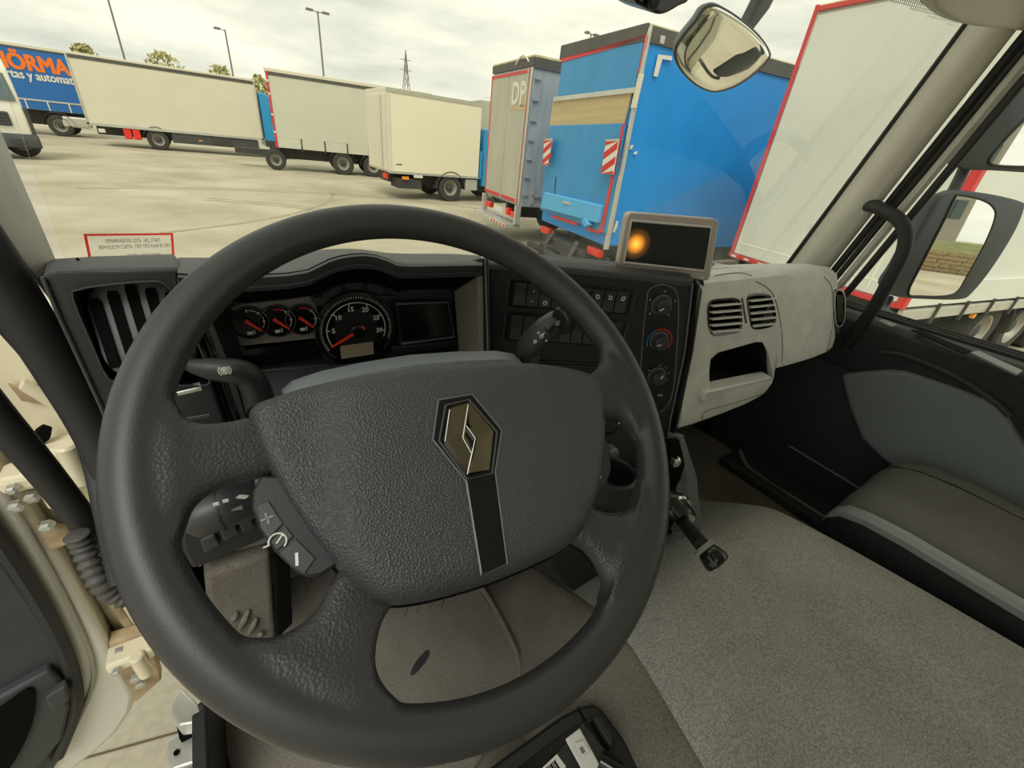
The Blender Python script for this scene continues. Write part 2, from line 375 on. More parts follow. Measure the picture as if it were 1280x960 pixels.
# ---- right A pillar: fabric covered post, seals and the door frame beside it
def line(pa, pb, xa, xb, e0=-.25, e1=.18):
    A = at(*pa, x=xa); B = at(*pb, x=xb); return A+(A-B)*(-e0), B+(B-A)*e1
pr_ = thing('trim_1', 'pale grey windscreen pillar trim beside passenger window', None, (1.55, .6, 1.9), kind='structure')
L1 = line((1202, 38), (985, 332), 1.50, 1.585); L2 = line((1232, 42), (1008, 334), 1.455, 1.55); L3 = line((1268, 42), (1036, 338), 1.48, 1.57); L1b = line((1200, 36), (983, 332), 1.56, 1.64); L3b = line((1266, 42), (1036, 336), 1.56, 1.64)
part(pr_, 'pillar_cover', loft([[a[k] for a in (L1b, L1, L2, L3, L3b)] for k in (0, 1)]), m_pillar, world=True, bev=.02, seg=4, smooth=True)
Ls = line((1196, 45), (983, 332), 1.505, 1.59)
part(pr_, 'windscreen_seal', tube(Ls, .006, 8), m_rubber, world=True, smooth=True)
for nm, pa, pb, r_, m_ in (('door_seal', (1275, 52), (1041, 340), .010, m_rubber), ('door_seal', (1283, 58), (1049, 343), .008, m_rubber), ('door_frame_strip', (1292, 64), (1058, 347), .011, m_pillar), ('window_channel', (1300, 76), (1068, 355), .010, m_rubber)):
    part(pr_, nm, tube(line(pa, pb, 1.52, 1.59), r_, 8), m_, world=True, smooth=True)
# ---- left A pillar
pl_ = thing('trim_2', 'pale grey windscreen pillar trim beside the open driver door', None, (-.2, .75, 1.95), kind='structure')
def vline(a, b, x, e0=.4, e1=.5):
    A = at(*a, x=x); B = at(*b, x=x); return A+(A-B)*e0, B+(B-A)*e1
a = [vline((-3, 155), (72, 330), -.185, 1.5, .3), vline((-30, 210), (66, 336), -.172, 1.5, .3), vline((-8, 283), (60, 372), -.178, 1.5, .3), vline((-8, 283), (60, 372), -.23, 1.5, .3), vline((-3, 155), (72, 330), -.23, 1.5, .3)]
part(pl_, 'pillar_cover', loft([[q[k] for q in a] for k in (0, 1)]), m_pillar, world=True, bev=.006, smooth=True)
part(pl_, 'lower_trim_roll', tube([at(-60, 260, x=-.188), at(0, 346, x=-.186), at(40, 408, x=-.184), at(77, 468, x=-.182), at(114, 532, x=-.180), at(150, 610, x=-.176), at(190, 720, x=-.172)], .0215, 14, 5), m_rubber, world=True, smooth=True)
part(pl_, 'door_seal', tube([at(-60, 318, x=-.205), at(0, 393, x=-.203), at(40, 440, x=-.201), at(72, 482, x=-.199), at(99, 530, x=-.197), at(116, 578, x=-.195), at(130, 640, x=-.19), at(150, 730, x=-.185)], .0105, 12, 5), m_rubber, world=True, smooth=True)
# ---- painted hinge post of the cab, seen through the open driver door
jp = thing('trim_3', 'cream painted hinge post of the open driver doorway', None, (-.28, .85, 1.2), kind='structure')
def pj(px, py, y): return at(px, py, y=y)
part(jp, 'post_panel', prism([(-.19, .76, 2.06), (-.19, .76, 1.18), (-.36, .86, 1.18), (-.36, .86, 2.02)], (.02, .06, 0)), m_cream, world=True, bev=.01)
part(jp, 'post_flange', prism([(-.35, .86, 2.02), (-.35, .86, 1.15), (-.50, .92, 1.15), (-.50, .92, 1.98)], (.01, .05, 0)), m_cream, world=True, bev=.008)
yy = lambda x: .76+(-.19-x)*.59-.003
P = [(10, 478), (60, 490), (90, 498), (104, 512), (92, 505), (50, 503), (28, 500)]
Q = [at(px, py, y=.8) for px, py in P]; Q = [at(px, py, y=yy(q.x)-.002) for (px, py), q in zip(P, Q)]
part(jp, 'recess_shadow_plate', prism(Q, (0, -.004, 0)), m_dirt_shade, world=True, bev=.001)  # flat plate; the shadow of the recess is put into its darker colour
for (a, b, c) in (((46, 528), (92, 552), .8), ((60, 545), (98, 570), .78)):
    pass
# hinges
def hinge(px, py, s, nm='door_hinge'):
    c = at(px, py, y=.78)
    h = part(jp, nm, box(c, (.11*s, .05, .04*s)), m_cream, world=True, bev=.008, label='upper hinge plate of the driver door' if py < 650 else None)
    part(h, 'hinge_pin', lathe([(.014*s, -.05*s), (.018*s, -.045*s), (.018*s, .045*s), (.014*s, .05*s)], Matrix.Translation(c+Vector((.02*s, -.03, -.012))), 14), m_cream, world=True, smooth=True)
    part(h, 'bolt', lathe([(.011*s, 0), (.011*s, .012), (.006*s, .014)], Matrix.Translation(c+Vector((-.03*s, -.024, 0))) @ Matrix.Rotation(R(90), 4, 'X'), 6), m_galv, world=True)
    return h
hinge(78, 562, .75); hinge(48, 590, .7); hinge(165, 815, .7)
part(jp, 'pocket_opening', prism([at(px, py, y=.79) for px, py in ((44, 536), (54, 529), (66, 533), (64, 545), (52, 552))], (0, -.012, 0)), m_void, world=True, bev=.002)
part(jp, 'pressed_step', prism([at(px, py, y=.80) for px, py in ((30, 470), (80, 500), (96, 520), (90, 524), (70, 510), (24, 482))], (0, -.012, 0)), m_cream, world=True, bev=.004)
for px, py in ((22, 630), (42, 618), (60, 655), (150, 812), (170, 845), (176, 852)):
    part(jp, 'bolt', lathe([(.010, 0), (.010, .010), (.005, .012)], Matrix.Translation(at(px, py, y=.79)) @ Matrix.Rotation(R(90), 4, 'X'), 6), m_galv, world=True)
part(jp, 'check_strap', prism([at(40, 655, y=.80), at(85, 662, y=.80), at(92, 678, y=.80), at(60, 690, y=.80)], (0, .03, -.02)), m_dirt_shade, world=True, bev=.004)
part(jp, 'lower_bracket', prism([at(135, 805, y=.80), at(185, 790, y=.80), at(202, 850, y=.80), at(168, 880, y=.80), at(150, 850, y=.8)], (0, .03, 0)), m_dirt_shade, world=True, bev=.004)
part(jp, 'post_rib', prism([at(96, 700, y=.83), at(125, 725, y=.83), at(180, 800, y=.83), at(172, 812, y=.83)], (0, .03, 0)), m_dirt_shade, world=True, bev=.004)
part(jp, 'dark_gap', prism([at(70, 590, y=.83), at(112, 600, y=.83), at(128, 660, y=.83), at(105, 680, y=.83)], (0, .02, 0)), m_void, world=True)

# ---- driver door, swung open: painted shell, dark inner trim
dd = thing('door_2', 'open white driver door with dark inner trim', None, (-.35, .80, 1.05), rz=R(8), kind='structure')
MD = emat(dd)
def D(px, py, y=0.0): return loc(MD, px, py, y=y)
# hinge side edge in the photograph: (0,582) -> (75,690) -> (165,860); rounded lower corner
e = [D(*p) for p in ((-150, 380), (-60, 500), (0, 586), (60, 672), (120, 775), (160, 848), (170, 868), (166, 888), (148, 915), (118, 943), (60, 985), (-60, 1060), (-300, 1200))]
sh = [Vector((q.x, 0, q.z)) for q in e]
sh = sh+[Vector((-1.1, 0, sh[-1].z)), Vector((-1.1, 0, sh[0].z))]
part(dd, 'door_shell', prism(sh, (0, .07, 0)), m_doorpaint, bev=.012, seg=3, smooth=True)
i2 = [D(*p, y=-.012) for p in ((-150, 490), (-60, 610), (0, 690), (50, 765), (82, 822), (97, 858), (100, 890), (90, 925), (68, 962), (20, 1010), (-120, 1110))]
i2 = i2+[Vector((-1.05, -.012, i2[-1].z)), Vector((-1.05, -.012, i2[0].z))]
part(dd, 'inner_trim', prism(i2, (0, .02, 0)), m_door, bev=.008, seg=3, smooth=True)
gro = smooth_path([D(*p, y=-.004) for p in ((-100, 470), (-20, 575), (50, 690), (95, 775), (116, 830), (112, 868), (84, 925), (40, 975))], 5)
part(dd, 'edge_crease', tube(gro, .004, 8), mat('door_seam', srgb(150, 146, 132), .5), smooth=True)
se = smooth_path([D(*p, y=-.014) for p in ((-130, 520), (-20, 650), (38, 735), (74, 800), (92, 850), (93, 890), (72, 945))], 5)
part(dd, 'trim_seal', tube(se, .012, 8), m_rubber, smooth=True)
p2 = [D(*p, y=-.03) for p in ((-60, 905), (0, 872), (62, 838), (78, 853), (88, 885), (78, 925), (45, 965), (-20, 1010), (-100, 1050))]
part(dd, 'door_pocket', prism(p2, (0, .03, 0)), m_door, bev=.006, smooth=True)
p3 = [D(*p, y=-.036) for p in ((-30, 915), (10, 880), (40, 862), (44, 890), (30, 930), (5, 968), (-40, 1000))]
part(dd, 'pocket_mouth', prism(smooth_loop(p3, 4), (0, .01, 0)), m_void)
part(dd, 'pocket_clip', prism([D(*p, y=-.045) for p in ((56, 874), (82, 858), (88, 875), (64, 890))], (0, .02, 0)), m_door, bev=.004, label='small raised clip on the door pocket')
# ---- passenger door
d1 = thing('door_1', 'closed passenger door with dark trim and grey pocket panel', None, (XR, .0, FZ), kind='structure')
part(d1, 'door_panel', bx(1.60, 1.66, -.9, .78, FZ-.02, 1.955), m_door, world=True, bev=.01)
rows = [[(1.64, .75, 1.968), (1.64, -.9, 1.968)], [(1.565, .75, 1.962), (1.565, -.9, 1.962)], [(1.545, .75, 1.945), (1.545, -.9, 1.945)], [(1.553, .75, 1.90), (1.553, -.9, 1.90)], [(1.60, .75, 1.78), (1.60, -.9, 1.78)], [(1.62, .75, 1.78), (1.62, -.9, 1.78)]]
part(d1, 'belt_ledge', loft([[r[k] for r in rows] for k in (0, 1)]), m_door, world=True, bev=.006, smooth=True)
for x_, z_ in ((1.634, 1.974), (1.618, 1.971), (1.604, 1.968)):
    part(d1, 'window_seal', tube([(x_, .74, z_), (x_, -.9, z_)], .0055, 8), m_rubber, world=True, smooth=True)
def led(px, py, z=1.969): return at(px, py, z=z)
part(d1, 'ledge_slot', prism([led(1138, 413), led(1150, 413), led(1215, 440), led(1205, 443)], (0, 0, .002)), m_void, world=True)
part(d1, 'ledge_plate', prism([led(1212, 442), led(1222, 440), led(1277, 465), led(1270, 470)], (0, 0, .004)), m_stepgrey, world=True, label='pale metal strip set in the ledge')
part(d1, 'ledge_vent', prism([led(1096, 401), led(1104, 400), led(1122, 407), led(1113, 409)], (0, 0, .003)), m_stepgrey, world=True, bev=.001)
pk = [at(px, py, x=1.562) for px, py in ((1050, 468), (1080, 465), (1108, 462.5), (1132, 464), (1190, 483), (1252, 507), (1268, 540), (1282, 562), (1310, 640), (1310, 780), (1200, 640), (1132, 596), (1101, 574), (1075, 548), (1060, 508))]
part(d1, 'pocket_panel', prism(pk, (.05, 0, 0)), m_doorgrey, world=True, bev=.012, seg=3, smooth=True, label='raised mid grey panel')
ac = smooth_path([at(px, py, x=1.55) for px, py in ((1100, 440), (1130, 444), (1190, 468), (1240, 500), (1262, 520))], 5)
part(d1, 'armrest_fold', tube(ac, .007, 10), m_door, world=True, smooth=True)
sill = [at(925, 562, x=1.5), at(934, 582, x=1.5), at(962, 604, x=1.5), at(1020, 640, x=1.5), at(1080, 680, x=1.5)]
st = thing('trim_4', 'pale sill edge of the passenger doorway', None, (1.5, .4, FZ), kind='structure')
part(st, 'sill_edge', tube(sill, .007, 8, 4), m_stepgrey, world=True, smooth=True)
part(st, 'sill_box', bx(1.46, 1.60, -.8, .60, FZ, 1.335), m_door, world=True, bev=.01)
part(st, 'sill_seam', tube([at(986, 557, x=1.585), at(1090, 620, x=1.585)], .004, 6), m_doorgrey, world=True)
# door glass
struct('window_2', prism([(1.628, .70, 1.97), (1.628, -.9, 1.97), (1.56, -.9, 2.75), (1.51, .50, 2.70)], (.005, 0, 0)), m_glass, 'passenger door window')

# ---- driver side sill: kick panel, seal and step
ks = thing('step_well', 'grey step well with black kick panel below the driver doorway', 'step', (-.25, .5, .8))
part(ks, 'kick_panel', prism([at(258, 885, x=-.165), at(306, 885, x=-.165), at(306, 1010, x=-.165), at(262, 1010, x=-.165)], (-.02, 0, 0)), m_panel, world=True, bev=.003)
part(ks, 'edge_seal', tube([at(254, 878, x=-.175), at(259, 905, x=-.175), at(261, 960, x=-.175), at(262, 1000, x=-.175)], .008, 8, 4), m_rubber, world=True, smooth=True)
def stp(pts, z, d, nm, m_, b=.006): part(ks, nm, prism([at(px, py, z=z) for px, py in pts], (0, 0, -d)), m_, world=True, bev=b, seg=3, smooth=True)
stp([(226, 858), (252, 884), (256, 902), (222, 908), (213, 895), (214, 876)], 1.06, .05, 'upper_tread', m_galv)
stp([(220, 905), (254, 888), (256, 908), (224, 924)], 1.00, .05, 'tread_gap', m_void, .002)
stp([(207, 926), (252, 899), (260, 904), (260, 948), (214, 963), (206, 946)], .98, .05, 'lower_tread', m_galv)
stp([(212, 963), (259, 946), (260, 990), (218, 1005)], .92, .05, 'tread_gap', m_void, .002)
stp([(212, 985), (262, 962), (264, 1040), (216, 1060)], .86, .05, 'lowest_tread', m_stepgrey)
part(ks, 'tread_hole', lathe([(.006, 0), (.006, .004)], Matrix.Translation(at(221, 941, z=.981)), 12), m_void, world=True)

# corrugated cable boot between post and door
bt = smooth_path([at(96, 668, x=-.24), at(104, 684, x=-.24), at(113, 706, x=-.238), at(124, 727, x=-.234), at(140, 742, x=-.228), at(160, 750, x=-.215)], 8)
solo('cable_boot', tube(bt, lambda s: .0120+.0026*math.sin(s*2*math.pi*11), 14), mat('grey_rubber', srgb(78, 76, 72), .6), 'black corrugated rubber cable boot by the driver door hinge', 'cable boot', smooth='all')
# grab handles
gh = smooth_path([at(-120, 375, x=-.26), at(-60, 452, x=-.255), at(0, 525, x=-.25), at(37, 568, x=-.247), at(73, 612, x=-.244), at(114, 664, x=-.24), at(160, 722, x=-.235), at(215, 790, x=-.23)], 5)
t = thing('grab_handle', 'thick black grab handle beside the open driver door', 'handle', gh[-1], group='grab handles on the pillars')
part(t, 'bar', tube(gh, .0165, 14), m_rubber, world=True, smooth=True)
gh = smooth_path([at(1078, 262, x=1.555), at(1088, 257, x=1.535), at(1105, 263, x=1.515), at(1124, 275, x=1.505), at(1132, 293, x=1.50), at(1128, 318, x=1.50), at(1112, 350, x=1.505), at(1092, 385, x=1.52), at(1072, 412, x=1.54), at(1058, 432, x=1.56)], 5)
t = thing('grab_handle', 'slim black grab handle bent off the passenger side pillar', 'handle', gh[-1], group='grab handles on the pillars')
part(t, 'bar', tube(gh, .0165, 14), m_rubber, world=True, smooth=True)
part(t, 'upper_mount', tube([gh[0]+Vector((.02, .0, 0)), gh[3]], .021, 14), m_rubber, world=True, smooth=True)

# ================================================================== STEERING WHEEL
WC = Vector((.1461, .2839, 2.3-.2236)); ROLL = R(-8.5)
from mathutils import Euler
Mw = Matrix.Translation(WC) @ Matrix.Rotation(R(90-51.53), 4, 'X') @ Matrix.Rotation(ROLL, 4, 'Z')
sw = bpy.data.objects.new('steering_wheel', None); COL.objects.link(sw); sw.matrix_world = Mw; sw.empty_display_size = .05
sw.location = Mw.to_translation(); sw.rotation_euler = Mw.to_euler()
tag(sw, 'large black four spoke steering wheel with diamond badge', 'steering wheel')
Mw = M4(sw.location, *sw.rotation_euler)
def Wp(px, py, h=0.0): return loc(Mw, px, py, z=h)
def spoke(pairs, th, k=5):
    A = smooth_path([Wp(*a) for a, b in pairs], k); B = smooth_path([Wp(*b) for a, b in pairs], k)
    n = len(A); rings = []
    for i in range(n):
        s = i/(n-1); t = th[0]+(th[1]-th[0])*s*s; c = (A[i]+B[i])/2; d = (A[i]-B[i])/2
        z = -.016*(1-s)**2
        rg = []
        for g_ in range(20):
            a = 2*math.pi*g_/20; ca, sa = math.cos(a), math.sin(a)
            e = .62
            p = c+d*(abs(ca)**e)*(1 if ca >= 0 else -1); rg.append(Vector((p.x, p.y, z+t*(abs(sa)**.8)*(1 if sa >= 0 else -1))))
        rings.append(rg)
    return loft(rings)
SP = [[((350, 505), (350, 590)), ((312, 515), (318, 596)), ((278, 524), (283, 606)), ((250, 527), (256, 620)), ((231, 520), (238, 640)), ((219, 500), (230, 668)), ((200, 478), (212, 700)), ((180, 500), (185, 690))],
      [((435, 690), (515, 735)), ((416, 720), (492, 762)), ((403, 750), (480, 780)), ((383, 775), (472, 810)), ((358, 790), (472, 838)), ((334, 797), (483, 860)), ((306, 797), (502, 880)), ((290, 820), (505, 905))],
      [((700, 465), (710, 525)), ((728, 467), (740, 523)), ((744, 463), (762, 521)), ((751, 451), (780, 526)), ((752, 436), (793, 548)), ((768, 435), (808, 560))],
      [((722, 610), (690, 668)), ((741, 629), (716, 677)), ((761, 640), (736, 690)), ((780, 641), (751, 714)), ((793, 625), (757, 744)), ((800, 598), (744, 774)), ((818, 610), (760, 800))]]
# rim and spokes are fused into one smooth skin, then split again into rim and spokes that keep its normals
tmp = mesh('fused', join(torus(.225, .0172, 128, 28), *[spoke(s_, (.011, .0135)) for s_ in SP]), m_wheel)
rm = tmp.modifiers.new('r', 'REMESH'); rm.mode = 'VOXEL'; rm.voxel_size = .0026
sm = tmp.modifiers.new('s', 'SMOOTH'); sm.factor = .5; sm.iterations = 14
bpy.context.view_layer.update()
fu = bpy.data.meshes.new_from_object(tmp.evaluated_get(bpy.context.evaluated_depsgraph_get())); bpy.data.objects.remove(tmp)
fv = [v.co.copy() for v in fu.vertices]; fn = [v.normal.copy() for v in fu.vertices]; buckets = {}
sang = [math.atan2(*reversed((Wp(*s_[2][0])+Wp(*s_[2][1])).xy)) for s_ in SP]
for q_ in fu.polygons:
    c_ = q_.center; rr_ = math.hypot(c_.x, c_.y); key = -1
    if rr_ < .203:
        a_ = math.atan2(c_.y, c_.x); key = min(range(4), key=lambda k: abs((a_-sang[k]+math.pi) % (2*math.pi)-math.pi))
    buckets.setdefault(key, []).append(tuple(q_.vertices))
for key in sorted(buckets):
    ids = sorted({i for f_ in buckets[key] for i in f_}); mp_ = {i: k for k, i in enumerate(ids)}
    me = bpy.data.meshes.new('rim' if key < 0 else 'spoke'); me.from_pydata([fv[i] for i in ids], [], [tuple(mp_[i] for i in f_) for f_ in buckets[key]]); me.materials.append(m_wheel)
    for q_ in me.polygons: q_.use_smooth = True
    me.normals_split_custom_set_from_vertices([fn[i] for i in ids])
    o = bpy.data.objects.new(me.name, me); COL.objects.link(o); o.parent = sw
po = [(313, 513), (345, 499), (385, 487), (430, 478), (475, 471), (520, 465), (560, 461.5), (600, 459), (640, 458), (680, 459.5), (715, 465), (740, 474), (749, 488), (751, 515), (752, 545), (749, 580), (744, 608), (738, 630), (728, 655), (712, 677), (690, 694), (660, 709), (625, 724), (590, 736), (555, 746), (520, 754), (490, 757), (466, 752), (442, 734), (420, 711), (398, 685), (378, 658), (357, 625), (340, 594), (325, 563), (315, 535)]
OL = smooth_loop([Wp(*p, h=-.008) for p in po], 4)
cx = sum(p.x for p in OL)/len(OL); cy = sum(p.y for p in OL)/len(OL); OC = Vector((cx, cy, 0))
ex0 = Wp(585, 548, .016).x
def padh(p, s):
    h = -.012+.025*max(0, 1-s**14)**.5
    q = abs(p.x-ex0)+.10*(p.y+.04)**2/.1
    t = max(0, min(1, (q-.092)/.030)); t = t*t*(3-2*t)
    return h+.004-.011*t*(1-s**8)
rings = [[Vector((p.x*1.0, p.y, -.045)) for p in OL]]
rings[0] = [OC+(Vector((p.x, p.y, 0))-OC)*.96+Vector((0, 0, -.045)) for p in OL]
for s in (1.0, .985, .96, .92, .87, .8, .72, .63, .53, .42, .3, .17, .05):
    rg = []
    for p in OL:
        q = OC+(Vector((p.x, p.y, 0))-OC)*s; q.z = padh(q, s); rg.append(q)
    rings.append(rg)
part(sw, 'airbag_cover', loft(rings), m_pad, smooth='all')
part(sw, 'pad_seam', tube([p+Vector((0, 0, -.001)) for p in [OC+(q-OC)*1.003 for q in OL]]+[OC+(OL[0]-OC)*1.003], .0016, 6), m_void, smooth=True)
# badge
bh = padh(Vector((ex0, -.02, 0)), .2)
hexp = [(548, 500), (590, 493), (627, 538), (619, 590), (634, 705), (601, 719), (582, 601), (541, 550)]
H = [Wp(*p, h=bh+.0005) for p in hexp]
em = part(sw, 'badge_plate', prism([p-Vector((0, 0, .008)) for p in H], (0, 0, .0085)), m_gloss, bev=.001, label='gloss black hexagon plate with a strip below')
edge = H+[H[0]]
part(em, 'plate_edge', tube([p+Vector((0, 0, .0002)) for p in edge], .0006, 6), m_shroud)
outer = [(561, 510), (584, 504), (616, 541), (611, 588), (585, 594), (554, 551)]
hx2 = [Wp(*p, h=bh+.002) for p in ((557, 507), (586, 500), (621, 540), (615, 592), (584, 599), (549, 551))]
part(em, 'inner_border', tube(hx2+[hx2[0]], .0011, 6), m_switch)
dia = [(562, 512), (583, 506.5), (584, 507), (581, 536), (589, 561)]
def rib(P, hs):
    Q = [Wp(*p, h=bh+.0015) for p in P]; n = len(Q)
    T = [Q[i]+Vector((0, 0, hs[i])) for i in range(n)]
    return Q+T, [tuple(range(n-1, -1, -1)), tuple(range(n, 2*n))]+[(i, (i+1) % n, n+(i+1) % n, n+i) for i in range(n)]
# a hollow diamond of two folded bars
part(em, 'diamond_bar', rib([(562, 512), (585, 506), (578.5, 547), (589, 566), (584, 593), (556, 552)], [.004, .0065, .006, .006, .0035, .003]), m_darkchrome)
part(em, 'diamond_bar', rib([(585, 506), (615, 540), (610, 588), (584, 593), (594, 548), (583, 532)], [.0045, .003, .003, .0065, .006, .006]), m_darkchrome)
for A_, B_ in (((585, 506), (578.5, 547)), ((584, 593), (594, 548)), ((583, 532), (594, 548)), ((578.5, 547), (589, 566)), ((562, 512), (556, 552))):
    part(em, 'bright_edge', tube([Wp(*A_, h=bh+.0075), Wp(*B_, h=bh+.0075)], .0004, 6), m_chrome)
# left thumb switches
pod = [(328, 600), (318, 618), (317, 640), (326, 664), (344, 690), (368, 713), (385, 722), (400, 720), (412, 712), (430, 700), (400, 660), (365, 600)]
pd = part(sw, 'thumb_switch_pod', prism([Wp(*p, h=-.016) for p in pod], (0, 0, .016)), m_panel, bev=.002, smooth=True)
for nm, P in (('button', [(321, 632), (336, 626), (355, 655), (336, 675), (326, 660)]), ('button', [(338, 677), (357, 657), (368, 671), (347, 689)]), ('button', [(349, 691), (370, 673), (395, 698), (381, 718), (365, 708)])):
    part(pd, nm, prism([Wp(*p, h=-.002) for p in P], (0, 0, .0035)), m_switch, bev=.001)
fr = lambda px, py, h: Matrix.Translation(Wp(px, py, h)) @ Matrix.Rotation(R(14), 4, 'Z')
part(pd, 'plus_mark', join(box((0, 0, 0), (.008, .0015, .0006), fr(334, 648, .0022)), box((0, 0, 0), (.0015, .008, .0006), fr(334, 648, .0022))), m_stepgrey)
part(pd, 'minus_mark', box((0, 0, 0), (.0085, .002, .0006), fr(371, 699, .0022) @ Matrix.Rotation(R(75), 4, 'Z')), m_white)
arc = [Vector((.0055*math.cos(R(a)), .0055*math.sin(R(a)), 0)) for a in range(-60, 200, 20)]
part(pd, 'cruise_mark', xf(fr(347, 677, .0022), join(tube(arc, .0006, 5), tube([(-.001, -.001, 0), (.004, .003, 0)], .0006, 5), tube([(-.009, 0, 0), (-.005, 0, 0)], .0006, 5))), m_white)
pod = [(737, 556), (748, 552), (753, 562), (755, 590), (750, 606), (738, 620), (725, 605)]
pd = part(sw, 'thumb_switch_pod', prism([Wp(*p, h=-.018) for p in pod], (0, 0, .014)), m_panel, bev=.002, smooth=True)
part(pd, 'ring_mark', xf(Matrix.Translation(Wp(747, 595, -.0035)), torus(.0035, .0006, 16, 6)), m_white)

# ================================================================== STEERING COLUMN
sc = thing('wheel_shroud', 'grey shroud behind the steering wheel with its stalks', 'shroud', (.15, .6, 1.5))
top = [(358, 500), (372, 487), (410, 474), (460, 463), (520, 453), (580, 448), (630, 446.5), (652, 450), (662, 462)]
rr = []
for y0, dz in ((.385, -.03), (.40, -.003), (.42, 0), (.46, -.022), (.50, -.05), (.52, -.09)):
    rr.append([at(px, py, y=.40)+Vector((0, y0-.40, dz)) for px, py in top])
low = [[p+Vector((0, 0, -.16 if 1 < j < 7 else -.10)) for j, p in enumerate(r_)] for r_ in rr]
part(sc, 'upper_shroud', loft([a+list(reversed(b)) for a, b in zip(rr, low)]), m_shroud, world=True, smooth=True, ang=50)
lows = [(245, 712), (300, 690), (352, 676), (330, 640), (250, 668)]
part(sc, 'lower_shroud', prism([at(px, py, y=.47) for px, py in ((232, 665), (322, 622), (420, 600), (640, 600), (650, 640), (560, 690), (352, 676), (322, 685), (264, 700), (248, 716), (240, 690))], (0, .12, 0)), m_shroud, world=True, bev=.012, seg=3, smooth=True)
part(sc, 'shaded_shroud_end', prism(smooth_loop([at(px, py, y=.36) for px, py in ((690, 690), (712, 682), (735, 697), (750, 722), (752, 745), (735, 748), (712, 735), (696, 715))], 4), (-.06, .10, .02)), m_dash, world=True, bev=.01, smooth=True)  # black instead of grey: the shadow on this end is in its colour
part(sc, 'column_tube', tube([(.146, .40, 1.98), (.146, .62, 1.72), (.146, .74, 1.5)], .055, 16), m_void, world=True, smooth=True)
# wiper stalk
a = at(664, 452, y=.42); b = at(660, 436, y=.42); c = at(682, 412, y=.40); d = at(708, 398, y=.385)
wsx = part(sc, 'wiper_stalk', tube([a+Vector((0, .03, -.02)), a, b, c, d], [.009, .010, .0125, .0165, .0165, .0165, .0165], 14, 5), m_switch, world=True, smooth=True)
def cp(px, py, y): return Matrix.Translation(at(px, py, y=y))
part(wsx, 'stalk_tip', tube([at(700, 402, y=.372), at(709, 398, y=.372)], [.0172, .0172], 14), m_panel, world=True, bev=.002, smooth=True)
part(wsx, 'end_slider', prism([at(px, py, y=.366) for px, py in ((684, 413), (696, 400), (701, 402), (690, 418))], (0, .01, 0)), m_panel, world=True, bev=.002)
part(wsx, 'slider_mark', box((0, 0, 0), (.006, .001, .006), cp(697, 404, .364)), m_stepgrey, world=True)
part(wsx, 'dot_mark', join(*[box((0, 0, 0), (.0022, .001, .0022), cp(px, py, .372)) for px, py in ((673, 416), (683, 426))]), m_white, world=True)
part(wsx, 'wiper_mark', xf(cp(677, 420, .371) @ Matrix.Rotation(R(90), 4, 'X'), join(torus(.0026, .0005, 12, 5), tube([(0, 0, 0), (.004, .004, 0)], .0005, 5))), m_white, world=True)
part(wsx, 'washer_mark', xf(cp(669, 427, .371) @ Matrix.Rotation(R(90), 4, 'X'), torus(.002, .0006, 10, 5)), m_white, world=True)
# light stalk at lower left
a = at(330, 628, y=.44); b = at(262, 648, y=.43)
ls = part(sc, 'light_stalk', tube([a, at(310, 628, y=.435), at(280, 634, y=.43), at(255, 643, y=.43), at(240, 650, y=.43), at(232, 655, y=.43)], [.015, .020, .023, .023, .021, .012], 16, 5), m_switch, world=True, smooth=True)
part(ls, 'twist_collar', tube([at(274, 636, y=.43), at(277, 635, y=.43)], .0242, 16), m_panel, world=True, smooth=True)
for i, (px, py) in enumerate(((270, 630), (282, 626))):
    part(ls, 'light_mark', box((0, 0, 0), (.005, .001, .0035), cp(px, py, .4055)), m_white, world=True)
part(ls, 'arrow_mark', join(*[xf(cp(px, 621, .408), ([(-.004*s, 0, 0), (0, 0, .003), (0, 0, -.003), (.004*s, 0, .001), (.004*s, 0, -.001)], [(0, 1, 2), (1, 3, 4, 2)])) for px, s in ((300, 1), (306, -1))]), m_white, world=True)
part(ls, 'horn_mark', xf(cp(296, 636, .406), ([(-.005, 0, .001), (-.005, 0, -.001), (.005, 0, .003), (.005, 0, -.003)], [(0, 1, 3, 2)])), m_stepgrey, world=True)
bk = part(sc, 'stalk_bracket', prism([at(px, py, y=.455) for px, py in ((226, 668), (322, 630), (352, 668), (336, 672), (258, 706), (240, 712), (228, 690))], (0, .06, 0)), m_panel, world=True, bev=.004)
for P in (((250, 677), (268, 668), (276, 682), (256, 692)), ((274, 664), (294, 656), (300, 668), (280, 678)), ((298, 655), (314, 649), (320, 660), (304, 666))):
    part(bk, 'switch_tab', prism([at(px, py, y=.448) for px, py in P], (0, .01, 0)), m_switch, world=True, bev=.002)
# exhaust brake lever with round mark
P = [at(236, 457, y=.47), at(262, 461, y=.465), at(292, 464, y=.46), at(310, 470, y=.46), at(320, 486, y=.462), at(325, 505, y=.466), at(330, 525, y=.47)]
lv = part(sc, 'brake_lever', tube(P, [.006, .011, .013, .0135, .0145, .015, .015], 14, 5), m_panel, world=True, smooth=True, label='black lever with a round white mark')
Ml = cp(281, 463.5, .445) @ Matrix.Rotation(R(90), 4, 'X')
part(lv, 'round_mark', xf(Ml, join(torus(.0033, .0006, 20, 6), torus(.0012, .0010, 12, 6), tube([Vector((.0052*math.cos(R(q)), .0052*math.sin(R(q)), 0)) for q in range(-55, 56, 11)], .0005, 5), tube([Vector((-.0052*math.cos(R(q)), .0052*math.sin(R(q)), 0)) for q in range(-55, 56, 11)], .0005, 5))), m_white, world=True)

# ================================================================== DRIVER DASHBOARD
da = thing('dashboard', 'black driver side dashboard with arched cowl and corner air vent', 'dashboard', (.1, .65, 1.7))
def Y(px, py, y): return at(px, py, y=y)
